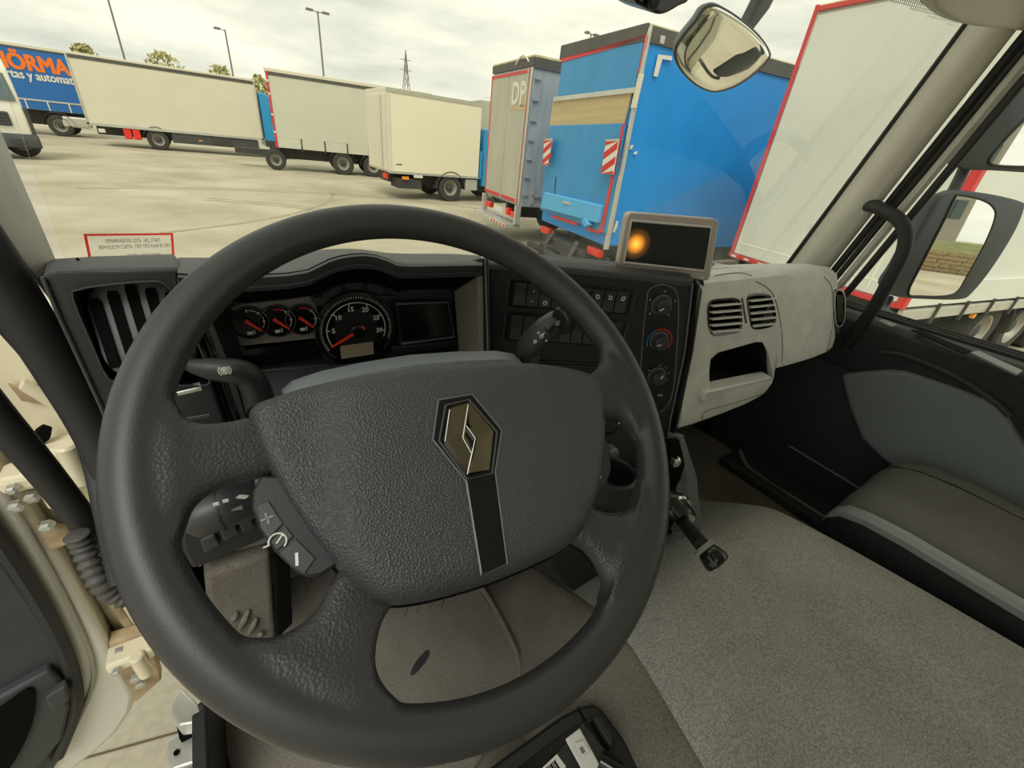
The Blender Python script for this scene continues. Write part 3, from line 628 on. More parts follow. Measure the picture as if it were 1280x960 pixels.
# corner pod
face = [(50, 352), (55, 342), (66, 338), (120, 337), (226, 336), (240, 400), (262, 470), (292, 560), (160, 590), (140, 545), (124, 508)]
FP = [Y(px, py, .56) for px, py in face]
pod = part(da, 'corner_pod', prism(FP, (0, .14, -.055)), m_dash, world=True, bev=.006, seg=3, smooth=True)
rec = smooth_loop([Y(px, py, .545) for px, py in ((88, 378), (96, 367), (130, 361), (190, 356), (208, 362), (222, 380), (250, 440), (262, 478), (250, 488), (150, 484), (130, 474), (116, 445))], 3)
cut(pod, prism([Matrix.Translation(-Vector(da.location)) @ p for p in rec], (0, .11, -.012)))
m_ = pod.modifiers.new('bevel', 'BEVEL'); m_.width = .003; m_.segments = 2; m_.limit_method = 'ANGLE'; m_.angle_limit = R(40)
part(da, 'pod_recess', prism([p+Vector((0, .108, -.012)) for p in rec], (0, .004, 0)), m_void, world=True)
# swivelling vent barrel with five curved slots
vc = Y(180, 410, .572); Mv = frame3(vc, Y(215, 405, .572)-Y(145, 413, .572), Y(166, 370, .585)-Y(196, 455, .557))
rv = rrect(.082, .118, .038, 8)
vb = part(da, 'vent_barrel', xf(Mv, loft([[Vector((a*k, b*k, z)) for a, b in rv] for k, z in ((1, -.04), (1, -.002), (.95, .003), (.8, .006), (.3, .008), (.02, .0085))])), mat('vent_grey', srgb(96, 98, 99), .45), world=True, smooth=True, ang=60, label='swivelling barrel vent with upright slots')
for i in range(5):
    x = -.031+i*.0155; q = .006*abs(i-2)
    sl_ = [(x-.0047, -.050+q), (x+.0047, -.050+q), (x+.0047, .042-q), (x+.003, .047-q), (x-.003, .047-q), (x-.0047, .042-q)]
    part(vb, 'slot', plate(sl_, Mv, .0015, .0095), m_void, world=True)
part(vb, 'vane_tab', box((0, -.022, .010), (.005, .018, .005), Mv), m_greytrim, world=True, bev=.001)
rc = rec+[rec[0]]
part(da, 'recess_edge', tube([p+Vector((0, .012, 0)) for p in rc], .0011, 6), m_switch, world=True, smooth=True)  # paler line painted round the rim as its faint highlight
part(da, 'pod_edge_glint', tube([Y(px, py, .558) for px, py in ((53, 346), (72, 392), (100, 452), (126, 508), (140, 545))], .0018, 8), m_dash_top, world=True, smooth=True)  # faint highlight of the pod corner, painted as a paler tube
ptop = [[Y(px, py, y) for px, py in row] for y, row in ((.562, ((52, 342), (66, 337), (120, 336.5), (227, 335))), (.60, ((56, 331), (68, 327), (120, 324), (222, 321.5))), (.68, ((58, 327), (70, 323.5), (120, 320.5), (219, 317.5))), (.78, ((58, 330), (70, 327), (120, 325), (218, 322))))]
part(da, 'pod_top', sheet(ptop, (0, 0, -.012)), m_dash_top, world=True, bev=.004, smooth=True)
sm = [Y(px, py, .60)+Vector((0, 0, .002)) for px, py in ((96, 325), (106, 332), (150, 330.5), (215, 327))]
part(da, 'top_seam', tube(sm, .0012, 6), m_void, world=True)
# lower left panel with two small handles
for (p, q) in (((222, 490), (252, 483)), ((226, 523), (262, 517))):
    hnd = part(da, 'pull_handle', tube([Y(*p, .565), Y(*q, .565)], .006, 10), m_galv if p[1] < 500 else m_switch, world=True, smooth=True, label='small silver pull handle' if p[1] < 500 else 'small black pull handle')
    part(hnd, 'handle_socket', box(Y(q[0]+2, q[1], .575), (.012, .02, .022)), m_void, world=True, bev=.003)
for px in (262, 270, 279, 288):
    part(da, 'panel_rib', tube([Y(px-14, 420, .582), Y(px+32, 545, .582)], .0022, 6), m_panel, world=True, smooth=True)
# cowl: top skin from the lip to the windscreen with the arch over the dials
lip = [(222, 345), (260, 348), (300, 347), (335, 345), (360, 343.5), (385, 339.5), (400, 332), (412, 326), (425, 322), (440, 319.5), (455, 318.5), (470, 320.5), (484, 325), (497, 331), (512, 332), (540, 331.5), (570, 331), (603, 330.5)]
crest = [(222, 322), (260, 322), (300, 322), (335, 325), (360, 323), (385, 316.5), (400, 312.5), (412, 311.5), (425, 311), (440, 311), (455, 312), (470, 314), (484, 316), (497, 316.5), (512, 317), (540, 317), (570, 317.5), (601, 319.5)]
rows = [[Y(px, py+6, .528) for px, py in lip], [Y(px, py+1.5, .522) for px, py in lip], [Y(px, py-1, .526) for px, py in lip]]
rows.append([Y(a_[0], (a_[1]*.6+b_[1]*.4), .56) for a_, b_ in zip(lip, crest)])
rows.append([Y(px, py, .64) for px, py in crest])
rows.append([Y(px, py+5, .76)+Vector((0, 0, -.004)) for px, py in crest])
rows.append([Vector((r_.x*1.05, .90, 1.98)) for r_ in rows[-1]])
part(da, 'cowl', sheet(rows, (0, .004, -.012)), m_dash_top, world=True, smooth=True, ang=50)
# underside of the cowl and walls of the dial recess
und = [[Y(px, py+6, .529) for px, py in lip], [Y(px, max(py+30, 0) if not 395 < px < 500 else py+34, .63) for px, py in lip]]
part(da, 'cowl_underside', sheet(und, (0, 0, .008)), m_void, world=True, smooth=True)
part(da, 'recess_wall', sheet([[Y(599, 345, .545), Y(601, 448, .545), Y(603, 500, .545)], [Y(568, 364, .625), Y(574, 446, .625), Y(576, 500, .625)]], (.006, 0, 0)), mat('recess_wall_lit_tone', srgb(140, 132, 120), .5, bump=.2, bscale=600), world=True, label='lit right wall of the dial recess')  # paler than the left wall: the light falling on it is in the colour
part(da, 'recess_edge', tube([Y(598, 345, .54), Y(600, 448, .54), Y(602, 490, .54)], .0016, 6), m_stepgrey, world=True)
part(da, 'recess_wall', sheet([[Y(262, 395, .56), Y(286, 455, .56), Y(310, 530, .56)], [Y(288, 385, .63), Y(305, 455, .63), Y(320, 530, .63)]], (-.006, 0, 0)), m_panel, world=True)
part(da, 'recess_floor', prism([Y(290, 470, .60), Y(575, 440, .60), Y(600, 470, .55), Y(310, 520, .55)], (0, 0, -.02)), m_panel, world=True)
part(da, 'knee_panel', prism([(-.14, .58, 1.93), (.42, .58, 1.93), (.42, .66, 1.62), (-.14, .66, 1.62)], (0, .02, 0)), m_void, world=True)
# divider post between the dials and the switch panel
part(da, 'divider_post', prism([Y(600, 322, .545), Y(612, 323, .545), Y(616, 540, .545), Y(604, 540, .545)], (0, .10, -.035)), m_dash, world=True, bev=.003, smooth=True)
part(da, 'post_seam', tube([Y(606, 320, .543), Y(610, 448, .543), Y(612, 520, .543)], .0014, 6), m_stepgrey, world=True)

# ================================================================== INSTRUMENT CLUSTER
YC = .63
ic = thing('instrument_cluster', 'black instrument cluster with three small gauges and a round rev counter', 'gauges', Y(447, 470, YC))
def C(px, py, y=YC): return at(px, py, y=y)
def Mc(px, py, y=YC): return frame3(C(px, py, y), (1, 0, 0), (0, .0, 1))   # local Z points at the driver
part(ic, 'back_plate', prism([C(px, py, YC+.012) for px, py in ((270, 350), (590, 340), (596, 520), (300, 540))], (0, .02, 0)), m_dash_top, world=True)
part(ic, 'gauge_plate', prism([C(px, py) for px, py in ((288, 386), (300, 381), (395, 370), (402, 424), (394, 428), (305, 440), (294, 425))], (0, .012, 0)), m_plate, world=True, bev=.003, label='grey plate around the small gauges')
part(ic, 'warning_strip', prism([C(px, py) for px, py in ((297, 431), (396, 421), (400, 447), (305, 460))], (0, .012, 0)), m_gloss, world=True, bev=.002)
part(ic, 'storage_slot', prism([C(px, py, YC-.012) for px, py in ((310, 464), (410, 455), (418, 462), (412, 470), (316, 484))], (0, .02, 0)), m_dash, world=True, bev=.004, smooth=True)
part(ic, 'screen_frame', prism([C(px, py, YC-.004) for px, py in ((494, 378), (562, 376), (570, 423), (500, 431))], (0, .014, 0)), m_panel, world=True, bev=.002)
part(ic, 'blank_screen', prism([C(px, py, YC-.006) for px, py in ((499, 382), (558, 379), (564, 418), (504, 426))], (0, .004, 0)), m_gloss, world=True, label='blank dark screen')
part(ic, 'screen_lip', tube([C(496, 380, YC-.006), C(560, 377.5, YC-.006), C(568, 421, YC-.006), C(502, 430, YC-.006)], .0018, 6), m_shroud, world=True)
part(ic, 'lower_shelf', prism([C(px, py, YC-.008) for px, py in ((490, 434), (572, 425), (574, 434), (492, 446))], (0, .02, 0)), m_dash, world=True, bev=.003)
def arcpts(r, a0, a1, n, z): return [Vector((r*math.cos(R(a0+(a1-a0)*i/n)), r*math.sin(R(a0+(a1-a0)*i/n)), z)) for i in range(n+1)]
def ticks(M, r0, r1, w, angs, z): return join(*[xf(M @ Matrix.Rotation(R(a), 4, 'Z'), box(((r0+r1)/2, 0, z), (r1-r0, w, .0004))) for a in angs])
def dial(name, px, py, r, lab=None):
    M = Mc(px, py, YC-.002)
    d = part(ic, name, lathe([(r, -.004), (r, .003), (r*.93, .004), (r*.90, .0), (.001, 0)], M, 36), m_gloss, world=True, smooth=True, label=lab)
    part(d, 'bezel', xf(M, torus(r*.97, r*.035+.0006, 40, 8)) if r > .04 else xf(M @ Matrix.Translation((0, 0, .003)), torus(r*.97, .0009, 32, 8)), m_switch, world=True, smooth=True)
    return d, M
for px, py, na, ra in ((312, 403, -45, None), (347, 401, -45, (100, 60)), (378.5, 399, -45, (100, 60))):
    d, M = dial('small_gauge', px, py, .0228)
    M = M @ Matrix.Scale(1.1, 4)
    part(d, 'scale', xf(M, join(tube(arcpts(.0155, -48, 62 if ra else 95, 14, .0008), .00055, 5))), m_white, world=True)
    part(d, 'scale_ticks', ticks(M, .013, .017, .0009, (-48, 0, 45) if ra else (-48, 0, 45, 95), .001), m_white, world=True, kind='stuff')
    if ra: part(d, 'red_band', xf(M, tube(arcpts(.0155, 64, 100, 6, .001), .0013, 5)), m_red, world=True)
    part(d, 'needle', xf(M @ Matrix.Rotation(R(na), 4, 'Z'), prism([(-.006, -.0022, .003), (.0155, -.0010, .003), (.0155, .0010, .003), (-.006, .0022, .003)], (0, 0, .0015))), m_needle, world=True)
    part(d, 'symbol', xf(M, join(box((-.002, -.0135, .001), (.006, .004, .0004)), box((.003, -.0125, .001), (.0012, .005, .0004)))), m_white, world=True)
d, M = dial('rev_counter', 446, 412, .0595, 'large round rev counter'); M = M @ Matrix.Scale(1.09, 4)
part(d, 'inner_disc', lathe([(.030, 0), (.030, .0012), (.001, .0016)], M, 32), m_panel, world=True, smooth=True)
a0, a1 = 212, -22
part(d, 'scale', xf(M, tube(arcpts(.040, a0, a1, 48, .0012), .0007, 5)), m_white, world=True)
part(d, 'scale_ticks', ticks(M, .0455, .0490, .0008, [a0+(a1-a0)*i/60 for i in range(61)], .0012), m_white, world=True, kind='stuff')
part(d, 'major_ticks', ticks(M, .036, .041, .0012, [a0+(a1-a0)*i/6*.94 for i in range(7)], .0014), m_white, world=True, kind='stuff')
for i, s in enumerate(('5', '10', '15', '20', '25', '30')):
    a = R(a0+(a1-a0)*(i+1)/6*.94)
    part(d, 'number', text(s, .0095, M @ Matrix.Translation((.0315*math.cos(a), .0315*math.sin(a), .0012)), bold=.03), m_white, world=True)
part(d, 'needle', xf(M @ Matrix.Rotation(R(207), 4, 'Z'), prism([(-.010, -.0028, .005), (.042, -.0010, .005), (.042, .0010, .005), (-.010, .0028, .005)], (0, 0, .002))), m_needle, world=True)
part(d, 'needle_hub', lathe([(.009, .001), (.009, .006), (.007, .0075), (.001, .008)], M, 20), m_gloss, world=True, smooth=True)
part(d, 'lcd', plate(rrect(.046, .020, .001, 2, -.002, -.031), M, .0010, .0022), m_lcd, world=True, label='olive liquid crystal display')
for i in range(3):
    part(ic, 'warning_lamp', xf(Mc(447, 411, YC-.004) @ Matrix.Rotation(R(27-27*i), 4, 'Z'), box((0, .068, .002), (.025, .010, .003))), m_switch, world=True, bev=.001)
part(ic, 'turn_lamp', prism([C(px, py, YC-.004) for px, py in ((388, 373), (416, 369), (405, 382), (395, 382))], (0, .005, 0)), m_switch, world=True)
part(ic, 'turn_lamp', prism([C(px, py, YC-.004) for px, py in ((466, 369), (490, 370), (480, 378), (474, 378))], (0, .005, 0)), m_switch, world=True)

# ================================================================== CENTRE SWITCH PANEL (angled to the driver)
PA = at(611, 325, y=.612); ANG = math.atan2(-.175, .328)
cp_ = thing('switch_panel', 'black centre switch panel angled towards the driver', 'control panel', (PA.x, PA.y, 1.75), rz=ANG)
Mp = emat(cp_)
def P2(px, py, y=0.0): return loc(Mp, px, py, y=y)
body = [P2(*p) for p in ((610, 330), (700, 335), (790, 344), (868, 352), (880, 362), (868, 440), (850, 525), (838, 600), (610, 600))]
body = [Vector((q.x, 0, q.z)) for q in body]
part(cp_, 'panel_body', prism(body, (0, .10, 0)), m_panel, bev=.006, seg=3, smooth=True)
tt = [Vector((q.x, 0, q.z)) for q in body[:4]]
part(cp_, 'panel_top', sheet([[q+Vector((0, -.001, .001)) for q in tt], [q+Vector((0, .02, .008)) for q in tt], [q+Vector((.003, .05, .002)) for q in tt], [q+Vector((.006, .10, -.03)) for q in tt]], (0, 0, -.012)), m_dash_top, smooth=True, bev=.003)
part(cp_, 'rear_deck', sheet([[(.36, .70, 2.07), (.80, .55, 2.06)], [(.36, .80, 2.02), (.80, .80, 2.0)], [(.36, .91, 1.94), (.80, .92, 1.93)]], (0, 0, -.012)), m_dash_top, world=True)
eg = [P2(*p, y=-.002) for p in ((866, 354), (856, 440), (838, 525), (826, 600))]
part(cp_, 'panel_seam', tube(eg, .0016, 6), m_shroud)
part(cp_, 'panel_edge', tube([P2(*p, y=-.001) for p in ((868, 352), (872, 356), (861, 442), (843, 528), (832, 600))], .005, 8), m_gloss, smooth=True)
q0 = P2(643, 351); q1 = P2(787, 362); z1t = P2(644.5, 353).z; z1b = P2(645, 380).z
x0, x1 = q0.x, q1.x; n = 9; pit = (x1-x0)/n
z2t = P2(645, 393).z; z2b = P2(645, 422.5).z
for r_, (zt, zb) in enumerate(((z1t, z1b), (z2t, z2b))):
    part(cp_, 'switch_bezel', bx(x0-.006, x1+.006, -.002, .004, zb-.005, zt+.005), m_gloss, bev=.002)
    for i in range(n):
        xc = x0+pit*(i+.5)
        zc = (zt+zb)/2; hh = (zt-zb)/2
        s = part(cp_, 'rocker_switch', loft([[Vector((xc+sx*(pit/2-.0012), yy_, zz)) for yy_, zz in ((.003, zb), (-.007, zb), (-.0045, zc), (-.009, zt), (.003, zt))] for sx in (-1, 1)]), m_switch, bev=.001, label=('dark blank' if False else None))
        M = frame3((xc, -.0072, zc), (1, 0, 0), (0, 0, 1))
        def mark(VF): part(s, 'switch_mark', VF, m_white)
        if r_ == 0 and i == 1: mark(join(xf(M @ Matrix.Translation((0, hh*.45, .0016)), box((0, 0, 0), (.002, .002, .0004))), xf(M @ Matrix.Translation((0, -hh*.5, .0006)), box((0, 0, 0), (.004, .0012, .0004)))))
        if r_ == 0 and i == 2: mark(xf(M @ Matrix.Translation((0, -hh*.55, .0012)), join(torus(.0035, .0007, 14, 5), box((0, 0, 0), (.009, .001, .0004)))))
        if r_ == 0 and i in (6, 7, 8): mark(xf(M @ Matrix.Translation((0, hh*.42, .0024)), join(torus(.0028, .0008, 12, 5), box((0, -.003, 0), (.006, .0012, .0004)), box((-.003 if i < 8 else .003, .003, 0), (.0012, .004, .0004)))))
part(cp_, 'side_clip', bx(x0-.013, x0-.009, -.004, .004, z1b, z1t), m_switch, bev=.001)
part(cp_, 'side_clip', bx(x1+.009, x1+.013, -.004, .004, z1b, z1t), m_switch, bev=.001)
part(cp_, 'side_clip', bx(x0-.013, x0-.009, -.004, .004, z2b, z2t), m_switch, bev=.001)
part(cp_, 'side_clip', bx(x1+.009, x1+.013, -.004, .004, z2b, z2t), m_switch, bev=.001)
ra = P2(645, 440).z; rb = P2(645, 470).z
part(cp_, 'radio_slot', bx(x0-.004, x1+.004, -.003, .004, rb-.02, ra-.012), m_gloss, bev=.003)
rd = part(cp_, 'radio_face', bx(x0+.004, x1-.004, -.006, .002, rb-.018, ra-.018), m_panel, bev=.002)
for i in range(3):
    part(rd, 'radio_print', bx(x0+.075+i*.018, x0+.084+i*.018, -.0065, -.006, rb+.002, rb+.0036), m_stepgrey)
part(rd, 'radio_knob', lathe([(.007, 0), (.007, .008), (.005, .009), (.001, .009)], frame3((x0+.035, -.006, rb), (1, 0, 0), (0, 0, 1)), 18), m_darkchrome, smooth=True)
# heater controls
out = smooth_loop([P2(*p, y=-.001) for p in ((812, 362), (830, 356), (846, 366), (848, 400), (845, 450), (841, 490), (830, 512), (812, 516), (800, 500), (803, 430), (808, 380))], 4)
part(cp_, 'heater_plate', prism(out, (0, .003, 0)), m_gloss)
part(cp_, 'heater_outline', tube(out+[out[0]], .0011, 6), m_shroud, smooth=True)
for i, (px, py, pa) in enumerate(((827, 381, 215), (824, 426, 200), (821, 470, 70))):
    c = P2(px, py, y=-.002); M = frame3(c, (1, 0, 0), (0, 0, 1))
    k = part(cp_, 'heater_knob', lathe([(.0175, 0), (.0175, .003), (.0145, .004), (.0135, .015), (.012, .0165), (.001, .0165)], M, 28), m_switch, smooth=True)
    part(k, 'pointer', xf(M @ Matrix.Rotation(R(pa), 4, 'Z'), box((.0065, 0, .0168), (.008, .0022, .0012))), m_white)
    part(k, 'knob_ring', xf(M, torus(.018, .0009, 28, 6)), m_stepgrey, smooth=True)
    if i == 1:
        for j in range(16):
            a = 205-j*15.2
            part(k, 'blue_scale_mark' if j < 6 else 'red_scale_mark', xf(M @ Matrix.Rotation(R(a), 4, 'Z'), box((.0235, 0, .0006), (.0028, .0048, .0006))), m_blue_print if j < 6 else m_red)
    else:
        angs = (90, 20, 160, 225, -45) if i == 0 else (90, 55, 20, -15, 150)
        for a in angs:
            part(k, 'position_mark', xf(M @ Matrix.Rotation(R(a), 4, 'Z'), join(box((.0245, 0, .0006), (.0028, .0008, .0006)), box((.0250, .0012, .0006), (.0008, .003, .0006))) if i == 0 else box((.0235, 0, .0006), (.0016, .0016, .0006))), m_white)
    if i == 2:
        part(k, 'car_mark', xf(Matrix.Translation(P2(825, 494, y=-.002)), join(bx(-.004, .004, -.001, 0, -.0006, .0006), bx(-.004, -.003, -.001, 0, -.003, .003), bx(.003, .004, -.001, 0, -.003, .003))), m_white)

# ================================================================== REAR VIEW MONITOR
mb = [at(px, py, y=.44) for px, py in ((789, 266), (899.5, 274.5), (884.5, 347), (774, 335))]
# monitor stands on the panel top, facing the driver
mo = thing('monitor', 'silver framed flat monitor standing on the dashboard', 'monitor', (.62, .53, 2.125), rz=R(-26))
Mm = emat(mo)
def Q(px, py, y=0.0): return loc(Mm, px, py, y=y)
def rq(P, k=.10):
    c = sum(P, Vector())/4; out = []
    for i in range(4):
        a, b, d = P[i-1], P[i], P[(i+1) % 4]
        u1 = (a-b); u2 = (d-b); r = .010
        p1 = b+u1.normalized()*r; p2 = b+u2.normalized()*r
        for t in (0, .25, .5, .75, 1): out.append(p1*(1-t)**2+b*2*t*(1-t)+p2*t*t)
    return out
oo = rq([Q(785, 265.5), Q(900, 274.5), Q(887, 352), Q(772.5, 334.5)])
part(mo, 'case', prism(oo, (0, .022, 0)), m_mon, bev=.003, seg=3, smooth=True)
ii = [Q(*p, y=-.001) for p in ((789, 275.5), (889.5, 284), (880, 338.5), (780, 328))]
part(mo, 'inner_bezel', tube([q for q in ii]+[ii[0]], .0022, 6), m_greytrim)
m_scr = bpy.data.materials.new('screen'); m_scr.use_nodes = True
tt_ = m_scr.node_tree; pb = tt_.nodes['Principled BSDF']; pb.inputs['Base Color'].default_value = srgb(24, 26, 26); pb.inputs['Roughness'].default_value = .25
part(mo, 'screen', prism(ii, (0, .004, 0)), m_scr, label='dark screen with an amber reflection painted as glow in its left part')
g0 = Q(795, 305, y=-.001)  # amber reflection painted as a radial glow in the emission colour
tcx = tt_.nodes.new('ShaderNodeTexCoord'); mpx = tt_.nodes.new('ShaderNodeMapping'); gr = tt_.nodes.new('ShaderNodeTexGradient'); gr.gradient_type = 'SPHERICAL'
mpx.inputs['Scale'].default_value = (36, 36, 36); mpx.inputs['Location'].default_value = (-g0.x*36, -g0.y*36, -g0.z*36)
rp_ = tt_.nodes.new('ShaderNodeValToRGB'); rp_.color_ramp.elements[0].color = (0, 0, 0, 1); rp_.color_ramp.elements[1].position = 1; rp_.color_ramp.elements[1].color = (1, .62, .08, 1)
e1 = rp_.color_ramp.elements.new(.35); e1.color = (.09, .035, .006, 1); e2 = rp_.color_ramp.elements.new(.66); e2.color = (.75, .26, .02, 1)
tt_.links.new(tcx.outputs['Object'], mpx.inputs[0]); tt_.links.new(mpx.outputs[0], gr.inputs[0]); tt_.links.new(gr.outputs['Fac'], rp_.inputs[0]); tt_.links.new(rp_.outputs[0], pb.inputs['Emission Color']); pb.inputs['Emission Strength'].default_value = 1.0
part(mo, 'stand', prism([Q(822, 336, y=.008), Q(880, 345, y=.008), Q(882, 366, y=.02), Q(830, 356, y=.02)], (0, .03, 0)), m_switch, bev=.003)
part(mo, 'button', box(Q(877, 347.5, y=-.002), (.008, .003, .004)), m_greytrim, bev=.001)

# ================================================================== PASSENGER DASHBOARD
pd_ = thing('passenger_dashboard', 'pale grey passenger side dashboard with twin vents and open tray', 'dashboard', (1.1, .55, 1.73))
PL = [(.90, 1.92), (.70, 2.04), (.57, 2.096), (.505, 2.109), (.478, 2.102), (.460, 2.07), (.445, 2.0), (.432, 1.93), (.418, 1.87), (.408, 1.83), (.412, 1.805), (.45, 1.787), (.62, 1.79)]
PR = [(.90, 1.95), (.72, 2.05), (.58, 2.088), (.515, 2.094), (.488, 2.082), (.470, 2.045), (.452, 1.98), (.433, 1.92), (.417, 1.89), (.415, 1.876), (.425, 1.866), (.46, 1.862), (.62, 1.87)]
def body_(st, P):
    rg = []
    for x, dy, dz in st:
        rg.append([Vector((x, y+dy*(1 if y < .7 else 0), z-dz*(1 if z > 1.97 else -1))) for y, z in P])
    return loft(rg)
LST = [(.744, 0, 0), (.80, -.004, 0), (.90, -.006, 0), (1.0, -.005, 0), (1.07, -.001, .002), (1.115, .006, .004), (1.14, .016, .010), (1.15, .035, .022)]
RST = [(1.12, .006, 0), (1.2, .002, 0), (1.3, 0, 0), (1.38, .002, .002), (1.43, .008, .006), (1.465, .022, .014), (1.485, .045, .028), (1.492, .08, .05)]
LVF = body_(LST, PL); RVF = body_(RST, PR)
from mathutils.bvhtree import BVHTree
bvL = BVHTree.FromPolygons([tuple(v) for v in LVF[0]], [list(f) for f in LVF[1]]); bvR = BVHTree.FromPolygons([tuple(v) for v in RVF[0]], [list(f) for f in RVF[1]])
def hit(px, py, off=.0, tr_=(bvL, bvR), y=.46):
    d = ray(px, py).normalized(); best = None
    for b_ in tr_:
        h = b_.ray_cast(CAM, d)
        if h[0] is not None and (best is None or h[3] < best[3]): best = h
    return best[0]-d*off if best else (at(px, py, y=y) if y else None)
pb_ = part(pd_, 'vent_module', LVF, m_grey, world=True, smooth=True, ang=50)
pg_ = part(pd_, 'glovebox_module', RVF, m_grey, world=True, smooth=True, ang=50)
inv = Matrix.Translation(-Vector(pd_.location))
def cc(P, y0, y1, sh=0, k=3, shr=1.0):
    P = [Vector((px, py, 0)) for px, py in P]
    if k: P = smooth_loop(P, k)
    c = sum(P, Vector())/len(P)
    rg = []
    for y_, s_, dx in ((y0, 1, 0), (y1, shr, sh)):
        rg.append([inv @ (at(c.x+(p.x-c.x)*s_, c.y+(p.y-c.y)*s_, y=y_)+Vector((dx, 0, 0))) for p in P])
    return loft(rg)
v1 = [(884, 383), (889, 376), (905, 374), (919, 374), (924, 379), (925.5, 395), (925, 411), (919, 415), (900, 418), (889, 417), (884.5, 405)]
v2 = [(933, 374), (939, 369), (950, 368), (960, 369.5), (964.5, 378), (968, 392), (967.5, 403), (960, 408), (946, 410.5), (939, 408), (936, 395)]
tr = [(884, 492), (889, 468), (894, 452), (904, 444), (920, 439), (952, 430), (960, 430.5), (964, 440), (966, 474), (925, 484)]
trs = [at(px, py, y=.42) for px, py in tr]
cut(pb_, cc(v1, .38, .53), cc(v2, .38, .53), prism([inv @ (p+Vector((0, -.06, 0))) for p in trs], (0, .20, 0)))
for P, sl_n in ((v1, 5), (v2, 5)):
    C0 = hit(sum(p[0] for p in P)/len(P), sum(p[1] for p in P)/len(P))
    back = [at(px, py, y=.50) for px, py in P]
    vt = part(pd_, 'air_vent', prism(back, (0, .004, 0)), m_void, world=True)
    lp = [hit(p.x, p.y, -.004) for p in smooth_loop([Vector((*p, 0)) for p in P], 3)]
    part(vt, 'vent_rim', tube(lp+[lp[0]], .0036, 6), m_gloss, world=True, smooth=True)
    ymin = min(p[1] for p in P); ymax = max(p[1] for p in P); xa = min(p[0] for p in P); xb = max(p[0] for p in P)
    for i in range(sl_n):
        f_ = (i+.7)/(sl_n+.4); py = ymin+(ymax-ymin)*f_; ins = 2.2+1.5*abs(2*f_-1)**3
        tilt = -3.2; skew = 0 if P is v1 else (f_-.5)*4
        a_ = hit(xa+ins+skew, py-tilt*.5, -.012); b_ = hit(xb-ins+skew*.6, py+tilt*.5, -.012)
        part(vt, 'slat', loft([[p+Vector((0, dy, dz)) for dy, dz in ((-.010, -.0016), (-.010, .0016), (-.001, .0016), (-.001, -.0016))] for p in (a_, b_)]), m_greytrim, world=True, bev=.0010)
    part(vt, 'slat_tab', box(C0+Vector((.004, .004, -.004)), (.012, .008, .006)), m_stepgrey, world=True, bev=.002)
part(pd_, 'vent_wheel', prism([hit(px, py, .002) for px, py in ((926.5, 373), (929, 372), (934.5, 404), (932, 405))], (0, .008, 0)), m_panel, world=True, bev=.001)
tc0 = sum(trs, Vector())/len(trs); lr = [[tc0+(p-tc0)*.985+Vector((0, yv, 0)) for p in trs] for yv in (.012, .132)]
part(pd_, 'tray_liner', join(loft(lr, cap=False), prism([p+Vector((0, .132, 0)) for p in trs], (0, .006, 0))), m_panel, world=True)
part(pd_, 'tray_lip', prism([hit(px, py, .022, y=.43) for px, py in ((881, 495), (882, 490), (965, 472), (966, 480), (881, 503))], (0, .030, .004)), m_greytrim, world=True, bev=.003, smooth=True, label='bright lip of the open tray')
def seam(pts):
    P = [q for q in [hit(p.x, p.y, .0005, y=None) for p in smooth_path([Vector((*p, 0)) for p in pts], 6)] if q]
    part(pd_, 'cover_seam', tube(P, .0013, 6), m_stepgrey, world=True)
seam([(945, 352), (958, 359), (967, 370), (973, 390), (977, 415), (978, 440), (976, 470), (972, 484)])
seam([(1030, 346), (1038, 356), (1041, 372), (1041, 400), (1037, 425), (1031, 444)])
seam([(878, 524), (882, 514), (920, 503), (962, 489), (966, 481)])
seam([(893, 345), (903, 343), (925, 341), (940, 345)])
sv = [hit(px, py, .002) for px, py in ((1045, 366), (1051, 363), (1055.5, 372), (1055, 398), (1051, 407), (1046, 405), (1044, 385))]
sve = part(pd_, 'side_vent', prism(smooth_loop(sv, 3), (.004, .008, 0)), m_void, world=True)
lp = smooth_loop([hit(px, py, .003) for px, py in ((1044.5, 366), (1051, 362.5), (1056, 372), (1055.5, 398), (1051, 407.5), (1045.5, 406), (1043.5, 385))], 3)
part(sve, 'vent_rim', tube(lp+[lp[0]], .0022, 6), m_greytrim, world=True, smooth=True)
for px in (1047.5, 1050, 1052.5):
    part(sve, 'slat', tube([hit(px, 369, .004), hit(px, 385, .004), hit(px, 402, .004)], .0014, 6), m_stepgrey, world=True)
part(pd_, 'side_button', prism(smooth_loop([hit(px, py, .002) for px, py in ((1044, 412), (1050, 410), (1053, 413), (1050, 417), (1045, 417))], 2), (.002, .006, 0)), m_stepgrey, world=True)
part(pd_, 'lower_cover', prism([(.76, .50, 1.80), (1.47, .52, 1.88), (1.47, .60, 1.62), (1.0, .62, 1.52), (.76, .62, 1.52)], (0, .08, 0)), m_door, world=True, bev=.01)

